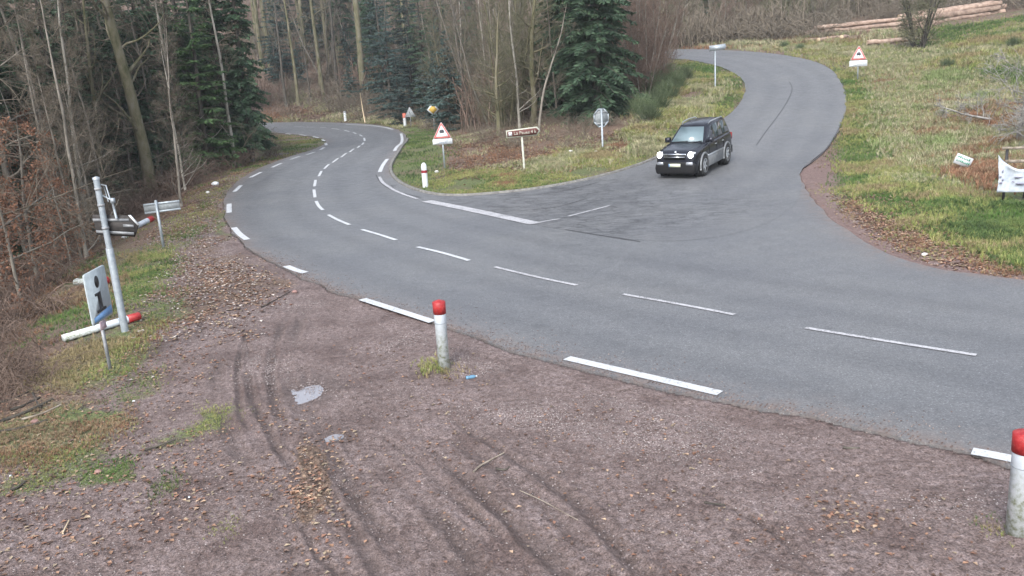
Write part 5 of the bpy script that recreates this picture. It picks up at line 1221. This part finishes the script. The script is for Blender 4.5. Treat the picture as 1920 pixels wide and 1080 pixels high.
# ---------------------------------------------------------------- the car
def build_car():
    pf = P(1318, 324); pr = P(1363, 300)      # contact points of the two wheels on its left side
    fw = (pf-pr); fw2 = unit(np.array([fw[0], fw[1], 0])); wb = 2.82; pc_ = (pf+pr)/2
    yaw = math.atan2(fw2[1], fw2[0])+math.pi/2   # local -Y is forward
    lf_ = np.array([-fw2[1], fw2[0], 0])           # vehicle left
    c = pc_-lf_*.82; c[2] = float(H_(c[0], c[1]))+OFF+.01
    pit = math.atan2(pf[2]-pr[2], 3.0)
    e = empty('suv', c, (-pit*-1*0+pit*-1*-1*0, 0, yaw), 'dark off road car with headlights on, driving down the side road', 'car')
    e.rotation_euler = (max(-pit, .045), 0, yaw); e.location = (c[0]-.24, c[1]-1.15, float(H_(c[0]-.24, c[1]-1.15))+OFF+.02); e.scale = (.86, .94, 1.02)
    PB = mat('car_paint', (.022, .024, .034), .24, .45, .6); CL = m_noise('cladding', (.19, .20, .21), (.24, .25, .26), 5, .4, 0, metal=.4); BK = mat('car_black', (.008, .008, .009), .6, 0, .3)
    GL = mat('car_glass', (.035, .05, .055), .04, 0, 1.0); CH = mat('chrome', (.7, .72, .75), .18, 1); RB = mat('tyre_rubber', (.02, .02, .02), .85); SV = mat('rim_silver', (.5, .52, .54), .35, .8)
    WS = mat('windscreen', (.15, .21, .23), .18, 0, 1.0)  # sky reflection painted into a lighter blue-grey base than the side glass
    st = [  # y, zb, zt, w, shoulder
        (-2.36, .40, .70, .70), (-2.33, .34, .86, .80), (-2.22, .30, .96, .88), (-2.0, .28, 1.01, .915), (-1.6, .27, 1.05, .93), (-1.15, .27, 1.10, .935), (-.9, .27, 1.13, .935), (0, .27, 1.15, .935), (1.0, .27, 1.17, .935), (1.8, .29, 1.19, .925), (2.2, .34, 1.18, .90), (2.33, .42, 1.10, .86)]
    V = []; k = 13
    for (y, zb, zt, w_) in st:
        h = [(0, zb), (w_*.86, zb), (w_*.97, zb+.10), (w_, zb+.28), (w_*.995, zt-.20), (w_*.965, zt-.06), (w_*.88, zt), (w_*.5, zt+.025)]
        top = (0, zt+.035); ring = h+[top]+[(-x, z) for x, z in h[:0:-1]]
        V.append([(x, y, z) for x, z in ring]); k = len(ring)
    V = np.array(V); n = len(st); b = MB(); i = np.arange(n-1)[:, None]*k; j = np.arange(k)[None, :]; jn_ = (j+1) % k
    b.add(V.reshape(-1, 3), f4=np.stack([i+j, i+jn_, i+k+jn_, i+k+j], -1).reshape(-1, 4)); b.ng.append(list(range(k))[::-1]); b.ng.append([(n-1)*k+q for q in range(k)])
    body = b.obj('body', PB, e, True); s = body.modifiers.new('sub', 'SUBSURF'); s.levels = s.render_levels = 2
    # cabin
    bl = [(-.98, .80), (-.5, .86), (.9, .87), (1.9, .85), (2.24, .78)]; rl = [(-.22, .60, 1.66), (.15, .655, 1.735), (.95, .67, 1.765), (1.75, .65, 1.75), (1.98, .60, 1.70)]
    zb = [1.12, 1.12, 1.15, 1.17, 1.15]
    sec = []
    for q in range(5):
        y0, w0 = bl[q]; y1, w1, z1 = rl[q]
        sec.append([(w0, y0, zb[q]), (w0*.55+w1*.45+.015, y0*.55+y1*.45, zb[q]*.55+z1*.45), (w1+.02, y0*.06+y1*.94, z1-.05), (w1*.86, y1, z1), (0, y1, z1+.025), (-w1*.86, y1, z1), (-w1-.02, y0*.06+y1*.94, z1-.05), (-(w0*.55+w1*.45+.015), y0*.55+y1*.45, zb[q]*.55+z1*.45), (-w0, y0, zb[q])])
    V = np.array(sec); b = MB(); k = 9; i = np.arange(4)[:, None]*k; j = np.arange(k-1)[None, :]
    b.add(V.reshape(-1, 3), f4=np.stack([i+j, i+j+1, i+k+j+1, i+k+j], -1).reshape(-1, 4))
    b.ng.append(list(range(k))[::-1]); b.ng.append([4*k+q for q in range(k)])
    cab = b.obj('roof', PB, e, False)
    bv = cab.modifiers.new('b', 'BEVEL'); bv.width = .02; bv.segments = 2
    def quad(name, A, B, C_, D, m, out, par=e, nn=6):    # proud window pane on four corners
        A, B, C_, D = map(lambda t: np.array(t, float), (A, B, C_, D)); nrm = unit(np.cross(B-A, D-A))
        q = MB(); pts = [A, B, C_, D]; pts = [p+nrm*out for p in pts]; back = [p-nrm*.02 for p in pts]
        q.add(pts+back, f4=[(0, 1, 2, 3), (7, 6, 5, 4), (0, 4, 5, 1), (1, 5, 6, 2), (2, 6, 7, 3), (3, 7, 4, 0)])
        return q.obj(name, m, par)
    lerp = lambda a, b_, t: tuple(np.array(a)*(1-t)+np.array(b_)*t)
    # windscreen: front section 0
    F0 = V[0]; fl, fr, tl, tr = F0[8], F0[0], F0[5], F0[3]
    fl = lerp(fl, fr, .05); fr2 = lerp(F0[8], F0[0], .95); up = lambda lo_, hi_, t: lerp(lo_, hi_, t)
    quad('windscreen', up(fl, tl, .06), up(fr2, tr, .06), up(fr2, tr, .93), up(fl, tl, .93), WS, .025)
    def wip(bb):
        bb.tube([(-.72, -1.01, 1.165), (-.1, -1.0, 1.19), (.05, -.97, 1.20)], .012, 5); bb.tube([(.0, -1.02, 1.165), (.5, -1.0, 1.18), (.68, -.96, 1.20)], .012, 5)
    add('wiper', wip, BK, e)
    for sgn in (1, -1):
        def sw(y0, y1, z0=.10, z1=.93, n=0):
            def pt(y, t):
                ys = V[:, 0, 1]; lo_ = np.array([np.interp(y, V[:, 0, 1], V[:, 0, c_]) for c_ in range(3)]); hi_ = np.array([np.interp(y, V[:, 2, 1], V[:, 2, c_]) for c_ in range(3)])
                r_ = lo_*(1-t)+hi_*t+np.array([.014*math.sin(t*3.14), 0, 0]); r_[0] *= sgn; return r_
            a_, b_, c_, d_ = pt(y0[0], z0), pt(y1[0], z0), pt(y1[1], z1), pt(y0[1], z1)
            return (a_, b_, c_, d_) if sgn > 0 else (b_, a_, d_, c_)
        quad('side_window', *sw((-.72, -.08), (.12, .16)), GL, .012); quad('side_window', *sw((.22, .26), (1.05, 1.0)), GL, .012); quad('side_window', *sw((1.16, 1.12), (1.92, 1.72)), GL, .012)
        # mirror
        mr = add('mirror', lambda bb: bb.prism(rounded([(sgn*.98-.11, 1.12), (sgn*.98+.11, 1.12), (sgn*.98+.11, 1.30), (sgn*.98-.11, 1.30)], .04), -.78, -.62), PB, e)
        add('mirror_glass', lambda bb: bb.box((sgn*.98-.09, -.619, 1.14), (sgn*.98+.09, -.612, 1.28)), GL, mr)
        add('roof_rail', lambda bb: bb.tube([(sgn*.60, .05, 1.72), (sgn*.63, .2, 1.775), (sgn*.65, .9, 1.80), (sgn*.63, 1.6, 1.79), (sgn*.60, 1.75, 1.74)], .024, 8), SV, e)
        def clad(bb):
            for (y0, y1) in ((-.98, .98),):
                x = .93; p_ = [(x, .26), (x+.035, .30), (x+.035, .58), (x+.01, .66), (x-.02, .68)]
                pts = [(q0*sgn, q1) for q0, q1 in p_]+[((x-.06)*sgn, .68), ((x-.06)*sgn, .26)]
                bb.prism(pts if sgn > 0 else pts[::-1], y0, y1)
        add('lower_cladding', clad, CL, e)
        add('trim_strip', lambda bb: bb.box((min(sgn*.93, sgn*.966), -.98, .655), (max(sgn*.93, sgn*.966), .98, .70)), SV, e)
        for dn, (y0, y1) in enumerate(((-.72, .17), (.19, 1.05))):
            def seam(bb):
                xx = sgn*.942
                for (a_, b_, z0_, z1_) in ((y0-.006, y0+.006, .70, 1.10), (y1-.006, y1+.006, .70, 1.10)): bb.box((min(xx-.02*sgn, xx), a_, z0_), (max(xx-.02*sgn, xx), b_, z1_))
            dd = add('door_seam', seam, BK, e)
            add('door_handle', lambda bb: bb.box((min(sgn*.93, sgn*.965), y1-.22, .965), (max(sgn*.93, sgn*.965), y1-.08, .99)), SV, e)
        for yw, nm in ((-1.42, 'f'), (1.40, 'r')):
            Mx = Matrix.Translation((sgn*.80, yw, .37)) @ Matrix.Rotation(sgn*math.pi/2, 4, 'Y')
            add('wheel_well', lambda bb: bb.lathe([(.001, .142), (.43, .142), (.43, -.2)], 28, Mx), BK, e)
            def arch(bb):
                a = np.linspace(math.radians(-12), math.radians(192), 20); pts = []
                p_ = [(sgn*.955, yw+.455*math.cos(t), .37+.455*math.sin(t)) for t in a]; bb.tube(p_, .042, 8)
            add('wheel_arch', arch, CL, e, True)
            wh = add('wheel', lambda bb: bb.lathe([(.22, .06), (.27, .13), (.345, .135), (.37, .10), (.375, 0), (.37, -.1), (.34, -.13), (.22, -.12)], 32, Matrix.Translation((sgn*.87, yw, .375)) @ Matrix.Rotation(sgn*math.pi/2, 4, 'Y')), RB, e, True)
            MM = Matrix.Translation((sgn*.87, yw, .375)) @ Matrix.Rotation(sgn*math.pi/2, 4, 'Y')
            def rim(bb):
                bb.lathe([(.235, .135), (.255, .14), (.255, .06), (.22, .05)], 32, MM); bb.lathe([(.001, .13), (.06, .125), (.07, .08)], 16, MM)
                for q in range(5):
                    t = q*2*math.pi/5; m2 = MM @ Matrix.Rotation(t, 4, 'Z'); bb.box((.03, -.034, .095), (.245, .034, .125), m2)
            add('rim', rim, SV, wh); add('brake_disc', lambda bb: bb.lathe([(.001, .05), (.21, .05), (.21, .02)], 24, MM), mat('dark_disc', (.06, .06, .065), .5), wh)
        # lamps
        HL = mat('headlight_on', (1, 1, 1), .2); bs = HL.node_tree.nodes['Principled BSDF']; bs.inputs['Emission Color'].default_value = (1, 1, .96, 1); bs.inputs['Emission Strength'].default_value = 5
        def hl(bb):
            pts = rounded([(sgn*.50, .80), (sgn*.80, .76), (sgn*.86, .95), (sgn*.62, .99)][::(1 if sgn > 0 else -1)], .04); m = len(pts)
            f = [(x, -2.335+.13*(abs(x)-.5)/.3, z) for x, z in pts]; g = [(x*.99, -2.05, z) for x, z in pts]; c0_ = bb.n
            bb.add(f+g, f4=[(q, (q+1) % m, m+(q+1) % m, m+q) for q in range(m)]); bb.ng.append([c0_+q for q in range(m)][::-1])
        hb = add('headlight', lambda bb: hl(bb), mat('lamp_glass', (.55, .58, .6), .1, .2, 1), e)
        add('bulb', lambda bb: bb.lathe([(.001, .055), (.095, .045), (.115, 0), (.11, -.02)], 20, Matrix.Translation((sgn*.69, -2.30, .875)) @ Matrix.Rotation(math.pi/2, 4, 'X')), HL, hb)
        add('fog_lamp', lambda bb: bb.prism(rounded([(sgn*.50, .53), (sgn*.80, .53), (sgn*.78, .63), (sgn*.52, .63)][::(1 if sgn > 0 else -1)], .03), -2.385, -2.2), mat('fog_glass', (.35, .37, .4), .15, .3, 1), e)
        add('tail_light', lambda bb: bb.box((min(sgn*.68, sgn*.87), 2.20, .85), (max(sgn*.68, sgn*.87), 2.345, 1.10)), mat('tail_red', (.3, .01, .01), .2), e)
    bmp = add('front_bumper', lambda bb: bb.prism([(-.86, .19), (.86, .19), (.91, .40), (.88, .56), (.60, .66), (-.60, .66), (-.88, .56), (-.91, .40)], -2.375, -1.95), BK, e); bv = bmp.modifiers.new('b', 'BEVEL'); bv.width = .08; bv.segments = 4
    gr = add('grille', lambda bb: bb.prism([(-.45, .72), (.45, .72), (.48, .90), (-.48, .90)], -2.385, -2.30), BK, e)
    def bars(bb):
        bb.box((-.50, -2.40, .885), (.50, -2.34, .93)); bb.box((-.46, -2.395, .80), (.46, -2.384, .825))
    add('chrome_bar', bars, CH, gr)
    pt = add('number_plate', lambda bb: bb.box((-.26, -2.40, .46), (.26, -2.378, .575)), mat('plate', (.62, .64, .50), .5), e)
    add('blue_band', lambda bb: bb.box((-.259, -2.404, .461), (-.21, -2.4005, .574)), M['blue'], pt)
    add('bonnet_badge', lambda bb: bb.lathe([(.001, .012), (.045, .008), (.05, 0)], 14, Matrix.Translation((0, -2.25, .99)) @ Matrix.Rotation(math.radians(40), 4, 'X')), CH, e)
    add('bonnet_seam', lambda bb: (bb.tube([(-.70, -2.2, .99), (-.76, -1.6, 1.085), (-.78, -1.05, 1.13)], .006, 4), bb.tube([(.70, -2.2, .99), (.76, -1.6, 1.085), (.78, -1.05, 1.13)], .006, 4)), BK, e)
    add('rear_bumper', lambda bb: bb.box((-.86, 2.15, .32), (.86, 2.40, .60)), BK, e)
    add('rear_window', lambda bb: bb.prism([(-.62, 1.2), (.62, 1.2), (.52, 1.62), (-.52, 1.62)], 2.2, 2.215), GL, e)
    return e
CAR = build_car()

# ---------------------------------------------------------------- faint volume added to lift the dark tones of the woods
hz = MB(); hz.box((-170, -12, -8), (190, 262, 75)); hm = bpy.data.materials.new('haze'); hm.use_nodes = True; ht = hm.node_tree; ht.nodes.clear()
hv = ht.nodes.new('ShaderNodeVolumePrincipled'); hv.inputs['Color'].default_value = (.82, .87, .92, 1); hv.inputs['Density'].default_value = .0005; ho = ht.nodes.new('ShaderNodeOutputMaterial'); ht.links.new(hv.outputs[0], ho.inputs['Volume'])
tag(hz.obj('haze', hm), kind='stuff')
